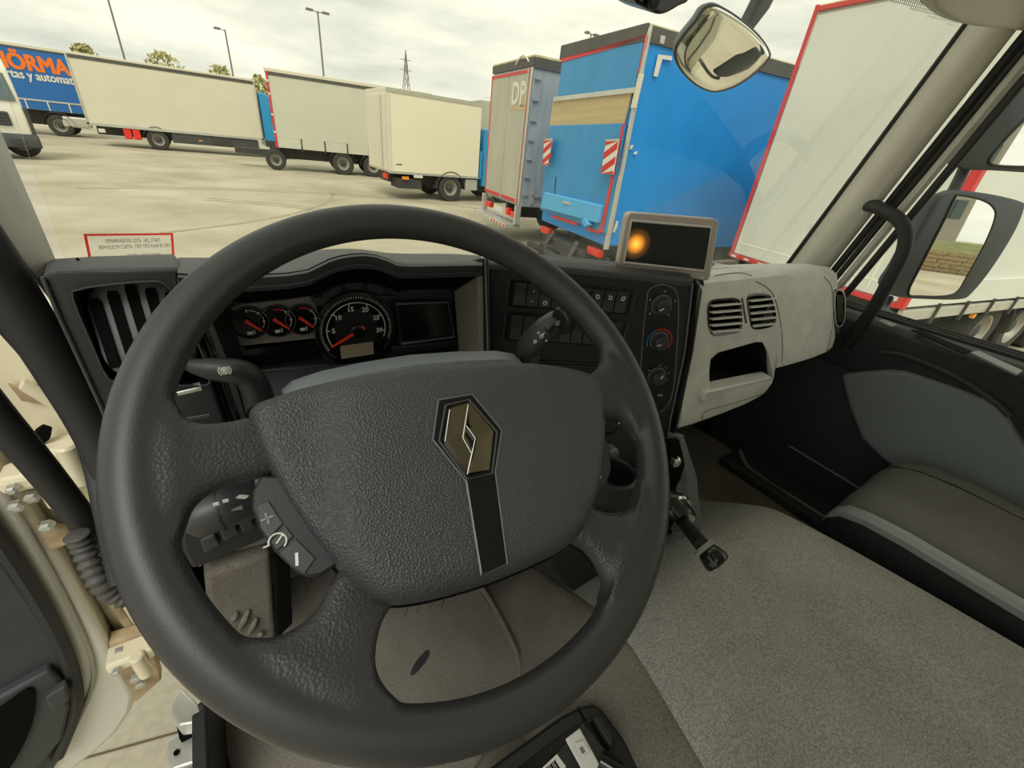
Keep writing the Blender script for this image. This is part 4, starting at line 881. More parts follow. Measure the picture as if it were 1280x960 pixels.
# ================================================================== LOWER CENTRE CONSOLE
co = thing('centre_console', 'dark centre console with cup holder and tray below the switch panel', 'console', (.55, .4, FZ))
part(co, 'console_body', loft([[at(px, py, y=yv)+Vector((dx, dy, dz)) for px, py, yv in ((745, 500, .46), (836, 540, .42), (855, 545, .41), (873, 600, .37), (876, 660, .33), (872, 700, .31), (820, 735, .33), (740, 760, .36), (730, 640, .42))] for dx, dy, dz in ((0, 0, 0), (.02, .22, -.10))]), m_dash, world=True, bev=.006, smooth=True)
wall = [at(px, py, y=yv) for px, py, yv in ((849, 546, .395), (855, 543, .395), (872, 596, .355), (876, 650, .32), (872, 697, .305), (852, 700, .305), (857, 640, .33), (861, 604, .355))]
part(co, 'side_wall', prism(wall, (-.012, .025, 0)), m_shroud, world=True, bev=.004, smooth=True)
part(co, 'tray_pocket', prism([at(px, py, y=.372) for px, py in ((838, 552), (849, 550), (861, 603), (838, 612))], (0, .01, 0)), m_void, world=True)
part(co, 'ignition_key', join(lathe([(.010, 0), (.012, .004), (.012, .012), (.008, .015)], frame3(at(841, 574, y=.365), (1, 0, 0), (0, 0, 1)), 16), box(at(842, 579, y=.36), (.012, .01, .004))), m_chrome, world=True, smooth=True)
Mc_ = Matrix.Translation(at(766, 590, z=1.80))
cuph = part(co, 'cup_holder', lathe([(.046, -.055), (.048, 0), (.042, .004), (.038, 0), (.035, -.05), (.001, -.052)], Mc_, 28), m_panel, world=True, smooth=True)
part(cuph, 'holder_floor', lathe([(.034, -.049), (.001, -.048)], Mc_, 24), m_switch, world=True)
part(co, 'rotary_knob', lathe([(.022, 0), (.022, .016), (.018, .02), (.001, .02)], frame3(at(756, 566, y=.43), (1, 0, 0), (0, 0, 1)), 24), m_shroud, world=True, smooth=True, label='round grey knob')
for (a_, b_) in (((740, 615), (800, 590)), ((742, 628), (800, 606)), ((745, 640), (800, 622))):
    part(co, 'tray_rib', tube([at(*a_, z=1.745), at(*b_, z=1.745)], .004, 6), m_switch, world=True, smooth=True)
part(co, 'tray_deck', prism([at(px, py, z=1.742) for px, py in ((730, 612), (805, 580), (812, 640), (740, 655))], (0, 0, -.02)), m_shroud, world=True, bev=.004)
part(co, 'tray_slot', prism([at(px, py, z=1.75) for px, py in ((757, 634), (767, 629), (766, 634), (757, 638))], (0, 0, -.004)), m_void, world=True)
part(co, 'dial_ring', xf(frame3(at(768, 528, y=.44), (1, 0, 0), (0, 0, 1)), torus(.026, .0025, 28, 8)), m_gloss, world=True, smooth=True)
for px, py in ((755, 525), (774, 529)):
    part(co, 'dial_mark', xf(frame3(at(px, py, y=.43), (1, 0, 0), (0, 0, 1)), torus(.002, .0006, 10, 5)), m_white, world=True)

# parking brake lever on the console
lv = thing('parking_brake_lever', 'chrome tipped black parking brake lever on the centre console', 'lever', at(852, 660, y=.30))
A = at(848, 640, y=.29); B = at(860, 662, y=.255); Cc = at(878, 682, y=.20); Dd = at(900, 707, y=.165)
part(lv, 'base_housing', tube([A+Vector((-.02, .04, .0)), A+Vector((0, .015, 0)), B+(A-B)*.4], [.028, .032, .027], 18), m_gloss, world=True, smooth=True)
for i, f_ in enumerate((-.3, .15, .5)):
    c = A+(B-A)*f_
    part(lv, 'collar_ring', tube([c-(B-A).normalized()*.003, c+(B-A).normalized()*.003], .030-.004*i, 20), m_chrome if i != 1 else m_switch, world=True, smooth=True)
part(lv, 'base_plate', prism([at(px, py, y=.315) for px, py in ((838, 628), (860, 630), (862, 640), (842, 642))], (0, .03, 0)), m_galv, world=True, bev=.004, smooth=True)
part(lv, 'shaft', tube([B+(A-B)*.3, Cc], .0125, 14), m_panel, world=True, smooth=True)
part(lv, 'lift_collar', tube([Cc, Cc+(Dd-Cc)*.12, Cc+(Dd-Cc)*.22], [.017, .021, .017], 18), m_galv, world=True, smooth=True)
kn = part(lv, 'knob', tube([Cc+(Dd-Cc)*.2, Cc+(Dd-Cc)*.4, Cc+(Dd-Cc)*.75, Cc+(Dd-Cc)*.95, Dd], [.014, .018, .021, .0195, .008], 18, 4), m_gloss, world=True, smooth='all')
part(kn, 'knob_cap', tube([Dd-(Dd-Cc)*.05, Dd+(Dd-Cc)*.02], [.010, .008], 14), m_switch, world=True, smooth=True)

# ================================================================== ENGINE COVER WITH CARPET
ec = thing('engine_cover', 'grey carpeted engine cover between the two seats', 'engine cover', (.75, -.1, FZ))
ys = [.60, .50, .42, .36, .31, .275, .25, .225, .19, .12, .02, -.1, -.25, -.45, -.75]
zo = [-.27, -.20, -.135, -.085, -.045, -.018, -.006, 0, .004, .008, .01, .01, .008, .004, 0]
rings = []
ZT = 1.585
for y, dz in zip(ys, zo):
    xr = 1.065+.22*max(0, .21-y)*.75
    xl = .44-.22*min(.35, max(0, .2-y))
    if y > .25: xr += (y-.25)*.10; xl += (y-.25)*.25
    prof = [(xl-.02, FZ), (xl-.02, ZT-.10), (xl-.012, ZT-.03), (xl+.004, ZT-.006), (xl+.03, ZT+.002), (xl+.12, ZT+.006), ((xl+xr)/2-.1, ZT+.012), ((xl+xr)/2+.1, ZT+.014), (xr-.12, ZT+.012), (xr-.05, ZT+.006), (xr-.015, ZT-.010), (xr+.005, ZT-.04), (xr+.012, ZT-.12), (xr+.015, FZ)]
    rings.append([Vector((x, y, max(FZ, z+dz) if z > FZ else FZ)) for x, z in prof])
part(ec, 'carpet', loft(rings), m_carpet, world=True, smooth='all', sub=1)
sr = []
for y, dz in zip(ys, zo):
    xl = .44-.22*min(.35, max(0, .2-y))+max(0, y-.25)*.25
    sr.append([Vector((xl+a_, y, max(FZ+.002, ZT+b_+dz))) for a_, b_ in ((.012, -.004), (-.004, -.010), (-.03, -.05), (-.07, -.13), (-.10, -.20), (-.13, -.285))])
part(ec, 'side_cover', sheet(sr, (.01, 0, -.01)), m_mat, world=True, smooth='all', label='brown grey sloping side of the cover')  # mat colour holds both the dirt and the shade of this side
# ---- driver floor mat with a raised border and the rubbed dark mark
fm = thing('floor_mat', 'brown grey textured driver floor mat with a dark worn mark', 'floor mat', (.1, .3, FZ))
mt = [at(px, py, z=FZ+.012) for px, py in ((255, 690), (420, 640), (600, 735), (628, 780), (645, 815), (650, 845), (640, 890), (560, 1010), (300, 1010), (270, 900))]
part(fm, 'mat_sheet', prism(mt, (0, 0, -.012)), m_mat, world=True, bev=.004, smooth=True)
bd = [at(px, py, z=FZ+.014) for px, py in ((585, 715), (606, 740), (630, 782), (646, 818), (650, 850), (640, 890))]
part(fm, 'raised_border', tube(bd, .007, 8, 5), m_mat, world=True, smooth=True)
wm = [at(px, py, z=FZ+.013) for px, py in ((513, 843), (517, 832), (524, 822), (533, 813), (537, 816), (533, 826), (525, 836), (517, 844))]
part(fm, 'worn_mark', prism(smooth_loop(wm, 3), (0, 0, .0006)), mat('worn_dark', srgb(44, 44, 50), .6, var=.3, vscale=60), world=True)
for px, py in ((506, 768), (521, 764), (537, 760), (552, 757), (385, 735), (405, 728)):
    part(fm, 'rib', tube([at(px-2, py+3, z=FZ+.012), at(px+3, py-10, z=FZ+.012)], .004, 8), m_mat, world=True, smooth=True)
# foot rest at the left with moulded ribs
fo = thing('foot_rest', 'textured foot rest with moulded ribs left of the dark strip', 'foot rest', (-.1, .7, FZ))
frp = [at(px, py, y=.66) for px, py in ((255, 720), (338, 692), (345, 800), (345, 860), (270, 860))]
part(fo, 'rest_panel', prism(frp, (0, .06, .01)), m_mat, world=True, bev=.01, seg=3, smooth=True)
for (a_, b_) in (((290, 778), (296, 765)), ((299, 788), (311, 762)), ((311, 793), (321, 772)), ((324, 797), (327, 789))):
    part(fo, 'rib', tube([at(*a_, y=.658), at((a_[0]+b_[0])/2, (a_[1]+b_[1])/2, y=.652), at(*b_, y=.658)], [.003, .0065, .003], 8, 4), m_mat, world=True, smooth=True)
pe = thing('foot_rest_shadow', 'dark strip standing in for the shadow beside the foot rest', 'shadow strip', at(352, 770, y=.62))  # black bar and strip added for the shadow beside the foot rest
part(pe, 'shadow_bar', tube([(.02, .74, 1.75), at(350, 700, y=.66), at(352, 745, y=.63)], .010, 8), m_void, world=True)
part(pe, 'shadow_strip', prism([at(px, py, y=.62) for px, py in ((343, 700), (362, 695), (366, 780), (346, 800))], (0, .02, 0)), m_void, world=True, bev=.004)
# driver floor cover sheet left of the mat
# ================================================================== SEAT SIDE CONTROL BOX
sb = thing('control_box', 'black plastic control box with a white latch below the wheel', 'control box', at(720, 930, z=1.40))
def K(px, py, z=1.44): return at(px, py, z=z+.075)
o_ = [K(*p) for p in ((590, 975), (640, 938), (700, 895), (728, 881), (742, 879), (752, 886), (772, 912), (800, 945), (830, 985), (760, 1040), (640, 1040))]
bx_ = part(sb, 'box_body', prism(o_, (0, 0, -.10)), m_panel, world=True, bev=.006, seg=3, smooth=True)
part(sb, 'inner_well', prism([K(*p, z=1.441) for p in ((645, 962), (700, 920), (738, 897), (748, 896), (770, 930), (765, 945), (790, 985), (700, 1030))], (0, 0, .002)), m_gloss, world=True, bev=.001)
part(sb, 'card', prism([K(*p, z=1.446) for p in ((690, 950), (728, 905), (752, 935), (770, 960), (715, 1000))], (0, 0, .003)), mat('green_black_card', srgb(40, 46, 42), .3), world=True)
lt = part(sb, 'white_latch', prism([K(*p, z=1.451) for p in ((706, 925), (724, 911), (749, 957), (738, 975), (728, 965))], (0, 0, .005)), m_white, world=True, bev=.002, smooth=True, label='white plastic latch')
part(lt, 'latch_button', prism([K(*p, z=1.457) for p in ((719, 930), (729, 926), (737, 940), (729, 946))], (0, 0, .004)), m_white, world=True, bev=.001)
part(lt, 'latch_slot', prism([K(*p, z=1.4615) for p in ((724, 935), (728, 933), (732, 940), (728, 943))], (0, 0, .0005)), m_stepgrey, world=True)
stk = part(sb, 'barcode_label', prism([K(*p, z=1.451) for p in ((678, 960), (696, 943), (707, 958), (700, 990), (682, 990))], (0, 0, .001)), m_white, world=True, label='white label with a bar code')
for i in range(6):
    a_ = Vector(K(681+i*2.3, 961-i*2.0, z=1.4525)); b_ = Vector(K(690+i*2.3, 975-i*2.0, z=1.4525)); w_ = Vector((.0007, .0003, 0))*(1+(i % 2))
    part(stk, 'bar', prism([a_-w_, a_+w_, b_+w_, b_-w_], (0, 0, .0003)), m_void, world=True)
part(sb, 'side_lever', prism([K(*p, z=1.446) for p in ((738, 899), (748, 897), (766, 925), (762, 938), (750, 920))], (0, 0, .012)), m_dash, world=True, bev=.003)
part(sb, 'hinge_knuckle', tube([K(750, 950, 1.45), K(775, 965, 1.45)], .012, 12), m_gloss, world=True, smooth=True)
part(sb, 'panel_split', tube([K(722, 884, 1.442), K(733, 903, 1.442)], .0012, 6), m_void, world=True)

# ================================================================== PASSENGER SEAT
se_ = thing('passenger_seat', 'dark fabric passenger seat with grey piping along its edge', 'seat', (1.35, -.2, FZ))
# cushion cross sections along Y, front is towards +Y
rings = []
for y, dz, dx in ((.185, -.10, .05), (.178, -.055, .03), (.155, -.022, .015), (.11, -.004, .006), (.04, .006, 0), (-.10, .004, 0), (-.3, 0, 0), (-.75, -.01, 0)):
    xl = 1.155+dx+.10*max(0, -y)*.6; xr = 1.55-dx; zt = 1.658+dz
    rings.append([Vector((xl, y, zt-.075)), Vector((xl+.005, y, zt-.03)), Vector((xl+.03, y, zt-.006)), Vector((xl+.08, y, zt+.004)), Vector(((xl+xr)/2-.03, y, zt-.004)), Vector(((xl+xr)/2+.06, y, zt-.002)), Vector((xr-.10, y, zt+.012)), Vector((xr-.04, y, zt+.008)), Vector((xr, y, zt-.03)), Vector((xr, y, zt-.075))])
part(se_, 'cushion', loft(rings), m_seat, world=True, smooth='all', sub=1)
tr_ = [[Vector(r_[0])+Vector((-.010, .004 if i == 0 else 0, .050)) for i, r_ in enumerate(rings)], [Vector(r_[0])+Vector((-.018, 0, .040)) for r_ in rings], [Vector(r_[0])+Vector((-.016, 0, .024)) for r_ in rings]]
part(se_, 'grey_piping', sheet(tr_, (.02, 0, 0)), m_seattrim, world=True, smooth=True, label='wide grey trim strip along the cushion edge')
sd = [[Vector((r_[0].x-.012, r_[0].y+.002, r_[0].z+.026)) for r_ in rings], [Vector((r_[0].x-.018, r_[0].y+.006, r_[0].z-.045)) for r_ in rings], [Vector((r_[0].x+.005, r_[0].y-.02, FZ+.05)) for r_ in rings]]
part(se_, 'seat_side', sheet(sd, (.03, 0, 0)), m_seatside, world=True, smooth=True)
part(se_, 'seat_front', prism([(1.20, .17, 1.53), (1.52, .17, 1.53), (1.52, .13, FZ+.02), (1.20, .13, FZ+.02)], (0, -.04, 0)), m_seatside, world=True, bev=.01)
sm_ = [Vector(r_[5])+Vector((.02, 0, .006)) for r_ in rings[1:]]
part(se_, 'cushion_seam', tube(sm_, .003, 6), m_seatside, world=True, smooth=True)

# ================================================================== SUN VISOR AND MIRRORS
vi = thing('sun_visor', 'beige padded sun visor at the upper right', 'sun visor', (1.45, .42, 2.62))
vp = smooth_loop([at(px, py, y=.40) for px, py in ((1165, -30), (1170, 3), (1182, 18), (1205, 30), (1250, 36), (1330, 40), (1420, 20), (1420, -80), (1200, -90))], 4)
part(vi, 'visor_pad', prism(vp, (0, .03, .01)), m_beige, world=True, bev=.012, seg=4, smooth=True)
part(vi, 'visor_hinge', tube([at(1160, -5, y=.43), at(1176, 6, y=.43)], .010, 10), m_rubber, world=True, smooth=True)
# front view mirror hanging outside the glass
fmir = thing('front_mirror', 'grey rounded front mirror hanging outside the windscreen', 'mirror', at(905, 110, y=.98))
hp = [(868, 25), (878, 10), (890, 4), (903, 8), (925, 22), (948, 42), (962, 62), (962, 74), (945, 92), (925, 106), (905, 114), (888, 115), (868, 106), (850, 88), (842, 68), (848, 50)]
Mf = frame3(at(900, 62, y=1.02), (1, -.25, .1), (.12, -.62, 1))
hl = smooth_loop([loc(Mf, px, py, z=0) for px, py in hp], 4)
c0 = sum(hl, Vector())/len(hl)
rings = [[c0+(p-c0)*s+Vector((0, 0, z)) for p in hl] for s, z in ((.2, -.085), (.55, -.075), (.85, -.045), (.98, -.012), (1, 0), (.97, .003))]
part(fmir, 'housing', xf(Mf, loft(rings)), m_mirbody, world=True, smooth=True, ang=60)
rings = [[c0+(p-c0)*s+Vector((0, 0, z)) for p in hl] for s, z in ((.955, .001), (.945, .003), (.75, .0045), (.5, .0056), (.25, .0062), (.02, .0064))]
part(fmir, 'mirror_glass', xf(Mf, loft(rings)), m_mirror, world=True, smooth='all', label='domed mirror glass')
arm = [at(915, 60, y=1.06), at(928, 40, y=1.06), at(945, 15, y=1.05), at(965, -25, y=1.04), at(985, -90, y=.95), at(1000, -150, y=.80)]
part(fmir, 'arm', loft([[p+Vector((sx*.03*k, 0, 0))+Vector((0, sy*.02, sz*.012*k)) for sx, sy, sz in ((-1, -1, -1), (1, -1, 1), (1, 1, 1), (-1, 1, -1))] for p, k in zip(arm, (.6, 1.0, 1.35, 1.3, 1.1, 1.0))]), m_mirbody, world=True, bev=.01, seg=3, smooth=True)
part(fmir, 'ball_joint', lathe([(.016, -.02), (.03, -.012), (.03, .012), (.016, .02)], Matrix.Translation(at(925, 50, y=1.05)), 16), m_mirbody, world=True, smooth=True)
dc = thing('windscreen_camera', 'black camera housing under the top edge of windscreen', 'camera', at(824, 15, y=.62))
cr_ = smooth_loop([at(px, py, y=.60) for px, py in ((795, -25), (796, 2), (806, 10), (822, 18), (834, 17), (850, 8), (862, 1), (868, -25))], 3)
part(dc, 'housing', prism(cr_, (0, .07, .02)), m_gloss, world=True, bev=.008, seg=3, smooth=True)
part(dc, 'bracket', prism([at(px, py, y=.62) for px, py in ((810, -20), (850, -20), (848, -90), (816, -90))], (0, .03, .01)), m_gloss, world=True, bev=.004)
part(dc, 'lens', lathe([(.010, 0), (.010, .006), (.007, .008), (.001, .006)], frame3(at(815, 3, y=.598), (1, 0, 0), (0, 0, 1)), 16), m_panel, world=True, smooth=True)

# passenger door mirrors: a main and a wide angle mirror on one arm
em_ = thing('door_mirror', 'tall dark framed main door mirror on the passenger side', 'mirror', at(1180, 370, x=2.02))
nrm = Vector((-.50, -.86, .038)).normalized()
def Mmir(px, py, x, n_=nrm): return frame3(at(px, py, x=x), n_.cross(Vector((0, 0, 1))) * -1, (0, 0, 1))
def mirror_obj(th, c_px, x, outl, gl_, depth, n_):
    ex = Vector((0, 0, 1)).cross(n_).normalized(); M = frame3(at(*c_px, x=x), ex, n_.cross(ex))
    h_ = smooth_loop([loc(M, px, py, z=0) for px, py in outl], 4); c_ = sum(h_, Vector())/len(h_)
    rg = [[c_+(p-c_)*s+Vector((0, 0, z)) for p in h_] for s, z in ((.3, -depth), (.7, -depth*.92), (.92, -depth*.6), (1, -.012), (1, 0), (.97, .004))]
    part(th, 'housing', xf(M, loft(rg)), m_mirbody, world=True, smooth=True, ang=60)
    g_ = smooth_loop([loc(M, px, py, z=.005) for px, py in gl_], 4)
    part(th, 'mirror_glass', xf(M, prism(g_, (0, 0, .002))), m_mirror, world=True, label='mirror glass showing the yard behind')
    part(th, 'glass_border', xf(M, tube(g_+[g_[0]], .004, 6)), m_rubber, world=True, smooth=True)
mirror_obj(em_, (1185, 310), 2.02, ((1106, 362), (1122, 335), (1150, 285), (1168, 252), (1180, 240), (1200, 238), (1240, 243), (1276, 252), (1280, 260), (1268, 290), (1240, 335), (1215, 366), (1200, 374), (1160, 374), (1122, 371)), ((1135, 366), (1152, 330), (1180, 275), (1193, 248), (1200, 244), (1225, 249), (1240, 258), (1243, 272), (1230, 305), (1208, 345), (1196, 364), (1180, 370), (1150, 370)), .09, nrm)
part(em_, 'mirror_arm', tube([at(1112, 372, x=2.0), at(1106, 388, x=1.95), at(1122, 398, x=1.85), at(1140, 405, x=1.75)], .013, 10, 4), m_mirbody, world=True, smooth=True)
part(em_, 'upper_arm', tube([at(1188, 245, x=2.05), at(1200, 222, x=2.05), at(1208, 205, x=2.05)], .016, 10), m_mirbody, world=True, smooth=True)
wm_ = thing('wide_angle_mirror', 'smaller wide angle mirror above the main door mirror', 'mirror', at(1240, 210, x=2.03))
mirror_obj(wm_, (1250, 160), 2.03, ((1196, 205), (1210, 180), (1232, 140), (1255, 110), (1290, 90), (1350, 85), (1380, 120), (1370, 170), (1350, 210), (1300, 216), (1240, 213), (1210, 212)), ((1236, 203), (1250, 182), (1275, 155), (1300, 135), (1345, 125), (1355, 150), (1340, 195), (1310, 207), (1260, 208)), .10, Vector((-.50, -.86, -.02)).normalized())

# ================================================================== STICKER ON THE WINDSCREEN
M0 = on_ws(104, 292, .008); M1 = on_ws(216, 291, .008); M2 = on_ws(118, 335, .008)
Mst = frame3(M0, M1-M0, M0-M2)
wst = (M1-M0).length; hst = .068
stt = thing('hill_start_sticker', 'clear sticker with red border and black print on the windscreen', 'sticker', M2)
rb_ = [(0, 0), (wst, 0), (wst, -hst), (0, -hst)]; w_ = .0028
part(stt, 'film', plate(rb_, Mst, 0, .0006), translucent('sticker_film', (.95, .94, .9, 1), .22), world=True)
part(stt, 'red_border', ringplate(rb_, [(w_, -w_), (wst-w_, -w_), (wst-w_, -hst+w_), (w_, -hst+w_)], Mst, .0006, .001), translucent('sticker_red', (.95, .16, .12, 1), .9), world=True)
m_ink = mat('ink', srgb(50, 48, 42), .6)
part(stt, 'print_line', text('DEMARRAGE EN COTE - HILL START', .0082, Mst @ Matrix.Translation((wst*.52, -.0105, .001)), .0002, width=wst*.62), m_ink, world=True)
part(stt, 'print_line', text('BRANQUE EN CUESTA - ПРИ ТРОГАНИИ В ГОРУ', .0082, Mst @ Matrix.Translation((wst*.54, -.0195, .001)), .0002, width=wst*.82), m_ink, world=True)
part(stt, 'print_line', text('UTILISER LE FREIN DE PARC', .0062, Mst @ Matrix.Translation((wst*.62, -.033, .001)), .0002, width=wst*.42), m_ink, world=True)
part(stt, 'print_line', text('USE PARK BRAKE', .0062, Mst @ Matrix.Translation((wst*.56, -.041, .001)), .0002, width=wst*.30), m_ink, world=True)
part(stt, 'park_symbol', join(text('P', .014, Mst @ Matrix.Translation((wst*.23, -.044, .001)), .0002, bold=.04), xf(Mst @ Matrix.Translation((wst*.23, -.044, .001)), join(torus(.0095, .0008, 28, 5), tube([Vector((.013*math.cos(R(q)), .013*math.sin(R(q)), 0)) for q in range(-50, 51, 10)], .0008, 5), tube([Vector((-.013*math.cos(R(q)), .013*math.sin(R(q)), 0)) for q in range(-50, 51, 10)], .0008, 5)))), m_ink, world=True)

# ================================================================== THE YARD
m_tyre = mat('tyre', srgb(62, 60, 56), .85, bump=.2, bscale=20)
m_hub = mat('wheel_hub', srgb(166, 163, 150), .5, var=.2, vscale=4, metal=.2)
m_chas = mat('chassis', srgb(64, 63, 60), .7, var=.25, vscale=3)
m_blue = mat('blue_tarpaulin', srgb(30, 142, 222), .42, var=.10, vscale=1.2, bump=.1, bscale=4)
m_blue2 = mat('blue_rear_panel', srgb(52, 140, 196), .35, var=.08, vscale=2, stretch=(1, 1, .4))
m_bluelift = mat('blue_lift', srgb(86, 172, 222), .45)
m_hblue = mat('deep_blue_tarpaulin', srgb(34, 104, 176), .5, var=.06, vscale=2)
m_gtarp = mat('grey_white_tarpaulin', srgb(216, 220, 210), .5, var=.06, vscale=.8, bump=.1, bscale=3)
m_gtarp2 = mat('pale_grey_tarpaulin', srgb(200, 200, 182), .5, var=.04, vscale=.8)
m_wtarp = mat('cream_tarpaulin', srgb(216, 211, 190), .55, var=.04, vscale=.7)
m_cbox = mat('cream_box', srgb(234, 227, 200), .5, var=.03, vscale=.8)
m_roof = mat('roof_band', srgb(84, 84, 78), .6, var=.15, vscale=3)
m_rooftop = mat('roof_cream', srgb(206, 192, 150), .6, var=.2, vscale=4)
m_alu = mat('aluminium', srgb(196, 196, 186), .35, metal=.4, var=.1, vscale=4)
m_dpgrey = mat('dusty_grey_panel', srgb(178, 176, 160), .5, var=.08, vscale=2, stretch=(1, 1, .3))
m_side = mat('silver_side', srgb(164, 172, 176), .4, var=.18, vscale=2.5, stretch=(3, 3, .4), metal=.15)
m_wood = mat('plywood', srgb(188, 170, 128), .6, var=.12, vscale=3, stretch=(1, .2, 4))
m_tape = mat('red_tape', srgb(206, 62, 62), .5)
m_lamp = mat('red_lamp', srgb(226, 52, 36), .3)
m_amber = mat('amber_lamp', srgb(236, 150, 60), .3)
m_cab = mat('white_cab', srgb(226, 224, 206), .3, coat=.4)
m_cabblue = mat('blue_cab', srgb(50, 150, 205), .35, coat=.3)
m_dglass = mat('dark_glass', srgb(88, 104, 104), .08)
m_mast = mat('mast_grey', srgb(122, 120, 110), .6)
m_line = mat('bright_seam', srgb(246, 244, 230), .5)
m_black = mat('black_plastic_out', srgb(70, 72, 70), .6, var=.15, vscale=4)

# one wheel built once; further wheels share its meshes
def _wheel_meshes():
    Mx = Matrix.Rotation(R(90), 4, 'X')
    a = mesh('tyre', lathe([(.28, -.13), (.40, -.15), (.47, -.14), (.505, -.10), (.505, .10), (.47, .14), (.40, .15), (.28, .13)], Mx, 32, True), m_tyre, smooth=True)
    b = mesh('wheel_disc', lathe([(.285, .12), (.28, .135), (.26, .125), (.235, .03), (.19, -.02), (.15, -.02), (.135, .05), (.10, .09), (.05, .10), (.01, .10)], Mx, 28, False, True), m_hub, smooth=True)
    c = mesh('hub_centre', lathe([(.145, -.015), (.14, .055), (.105, .095), (.055, .112), (.01, .113)], Mx, 20), m_chas, smooth=True)
    r = []
    for o in (a, b, c): r.append(o.data); bpy.data.objects.remove(o)
    return r
_wm = _wheel_meshes()
def road_wheel(par, x, y, s=1.0, flip=1):
    o = bpy.data.objects.new('wheel', _wm[0]); COL.objects.link(o); o.parent = par; o.location = (x, y, .505*s); o.scale = (s, s*flip, s)
    d = bpy.data.objects.new('wheel_disc', _wm[1]); COL.objects.link(d); d.parent = o
    h = bpy.data.objects.new('hub_centre', _wm[2]); COL.objects.link(h); h.parent = o
    return o
def mudguard(par, x, y0, y1, s=1.0):
    po = [(x+.62*s*math.cos(R(a)), .505*s+.62*s*math.sin(R(a))) for a in range(0, 181, 15)]
    part(par, 'mudguard', loft([[Vector((a, y, b)), Vector((a*.96+x*.04, y, b*.96+.02))] for a, b in po for y in (y0,)], closed=False) if False else sheet([[(a, y0, b) for a, b in po], [(a, y1, b) for a, b in po]], (0, 0, -.03)), m_black, smooth=True)

# ---- grey trailer parked closest, rear end towards the cab
def rear_trailer(name, label, l, L, Wd, z0, z1, mface, mside):
    t = thing(name, label, 'trailer', l, rz=R(-8.5))
    part(t, 'body', bx(.02, L, .02, Wd-.02, z0, z1-.05), mside, bev=.02)
    part(t, 'roof', bx(-.01, L, 0, Wd, z1-.05, z1), m_rooftop, bev=.01)
    part(t, 'chassis', join(bx(.4, L-.2, Wd*.28, Wd*.36, z0-.35, z0), bx(.4, L-.2, Wd*.64, Wd*.72, z0-.35, z0)), m_chas)
    return t
t = rear_trailer('grey_trailer', 'grey trailer with a red edged rear face parked nearest on right', (6.56, 1.50, 0), 12.5, 2.50, 1.08, 4.22, m_gtarp, m_gtarp)
MJ = emat(t)
part(t, 'rear_panel', bx(-.01, .03, .06, 2.44, 1.14, 4.12), m_gtarp, bev=.01, label='pale grey rear face')
for nm, b in (('red_edge', (-.03, 0, 2.455, 2.50, 1.08, 4.22)), ('red_edge', (-.03, 0, 0, .05, 1.08, 4.22)), ('red_edge', (-.03, 0, .05, 2.455, 4.15, 4.2)), ('red_edge', (-.03, 0, .05, 2.455, 1.07, 1.13))):
    part(t, nm, bx(*b), m_tape, bev=.005)
for y in (2.36, 2.12, 1.86, 1.45):
    part(t, 'tape_patch', bx(-.034, -.03, y, y+.09, 1.085, 1.115), m_white)
part(t, 'panel_line', join(bx(-.014, -.01, .62, .63, 1.2, 4.1), bx(-.014, -.01, .42, .43, 1.2, 4.1)), m_line)
part(t, 'panel_line', bx(-.014, -.01, .1, 2.4, 1.30, 1.315), m_line)
part(t, 'corner_post', bx(-.02, .06, -.03, .06, 1.08, 4.2), m_tape)
part(t, 'underrun_bar', bx(.1, .22, .1, 2.4, .52, .64), m_alu, bev=.01)
part(t, 'rear_lamp', bx(.02, .1, .12, .5, .84, .96), m_lamp, bev=.01); part(t, 'rear_lamp', bx(.02, .1, 2.0, 2.38, .84, .96), m_lamp, bev=.01)
part(t, 'side_rail', bx(.06, 12.4, -.03, .03, .92, 1.06), m_alu, bev=.01)
part(t, 'side_board', bx(.06, 12.4, -.025, .02, 1.10, 1.40), m_gtarp, bev=.005)
for i in range(12):
    part(t, 'strap_latch', bx(.8+i*.75, .85+i*.75, -.05, -.02, .86, 1.12), m_chas)
for i, x in enumerate((3.0, 4.3, 5.6)):
    road_wheel(t, x, .22); road_wheel(t, x, 2.28); mudguard(t, x, 0, .42)
part(t, 'marker_lamp', bx(2.05, 2.13, -.02, .02, .84, .90), m_amber)
# ---- blue trailer with a raised tail lift
t = rear_trailer('blue_trailer', 'bright blue trailer with raised tail lift and warning plates', (5.80, 5.70, 0), 9.5, 2.55, .86, 4.02, m_blue2, m_blue)
MB = emat(t)
def B_(px, py, x=0.0): return loc(MB, px, py, x=x)
def rp(par, nm, M_, P, m_, x=-.02, d=.03, **k):
    part(par, nm, prism([loc(M_, px, py, x=x) for px, py in P], (d, 0, 0)), m_, **k)
part(t, 'roof_band', bx(-.03, .02, 0, 2.55, 3.80, 4.02), m_roof, bev=.01)
part(t, 'side_roof_band', bx(0, 9.5, -.01, .03, 3.80, 4.0), m_roof, bev=.005)
rp(t, 'upper_panel', MB, ((703, 72), (808, 37), (793, 110), (697, 120)), m_blue2, bev=.005)
rp(t, 'upper_red_tape', MB, ((702, 73), (807, 43.5), (806, 49), (701, 78)), m_tape, -.03, .012)
rp(t, 'upper_red_tape', MB, ((807, 44), (810, 44), (800, 92), (797, 92)), m_tape, -.03, .012)
rp(t, 'cross_rail', MB, ((692, 121), (793, 109), (792, 116), (691, 127)), m_alu, -.05, .05, bev=.005)
rp(t, 'plywood_strip', MB, ((691, 127), (789, 117), (780, 154), (687, 157)), m_wood, -.02, .03)
rp(t, 'lift_platform', MB, ((687, 157), (781, 154), (757, 292), (675, 262)), m_blue2, -.05, .05, bev=.01, label='blue tail lift platform folded up')
rp(t, 'lift_seam', MB, ((694, 221), (695.5, 221), (694, 243), (692.5, 243)), m_chas, -.054, .004)
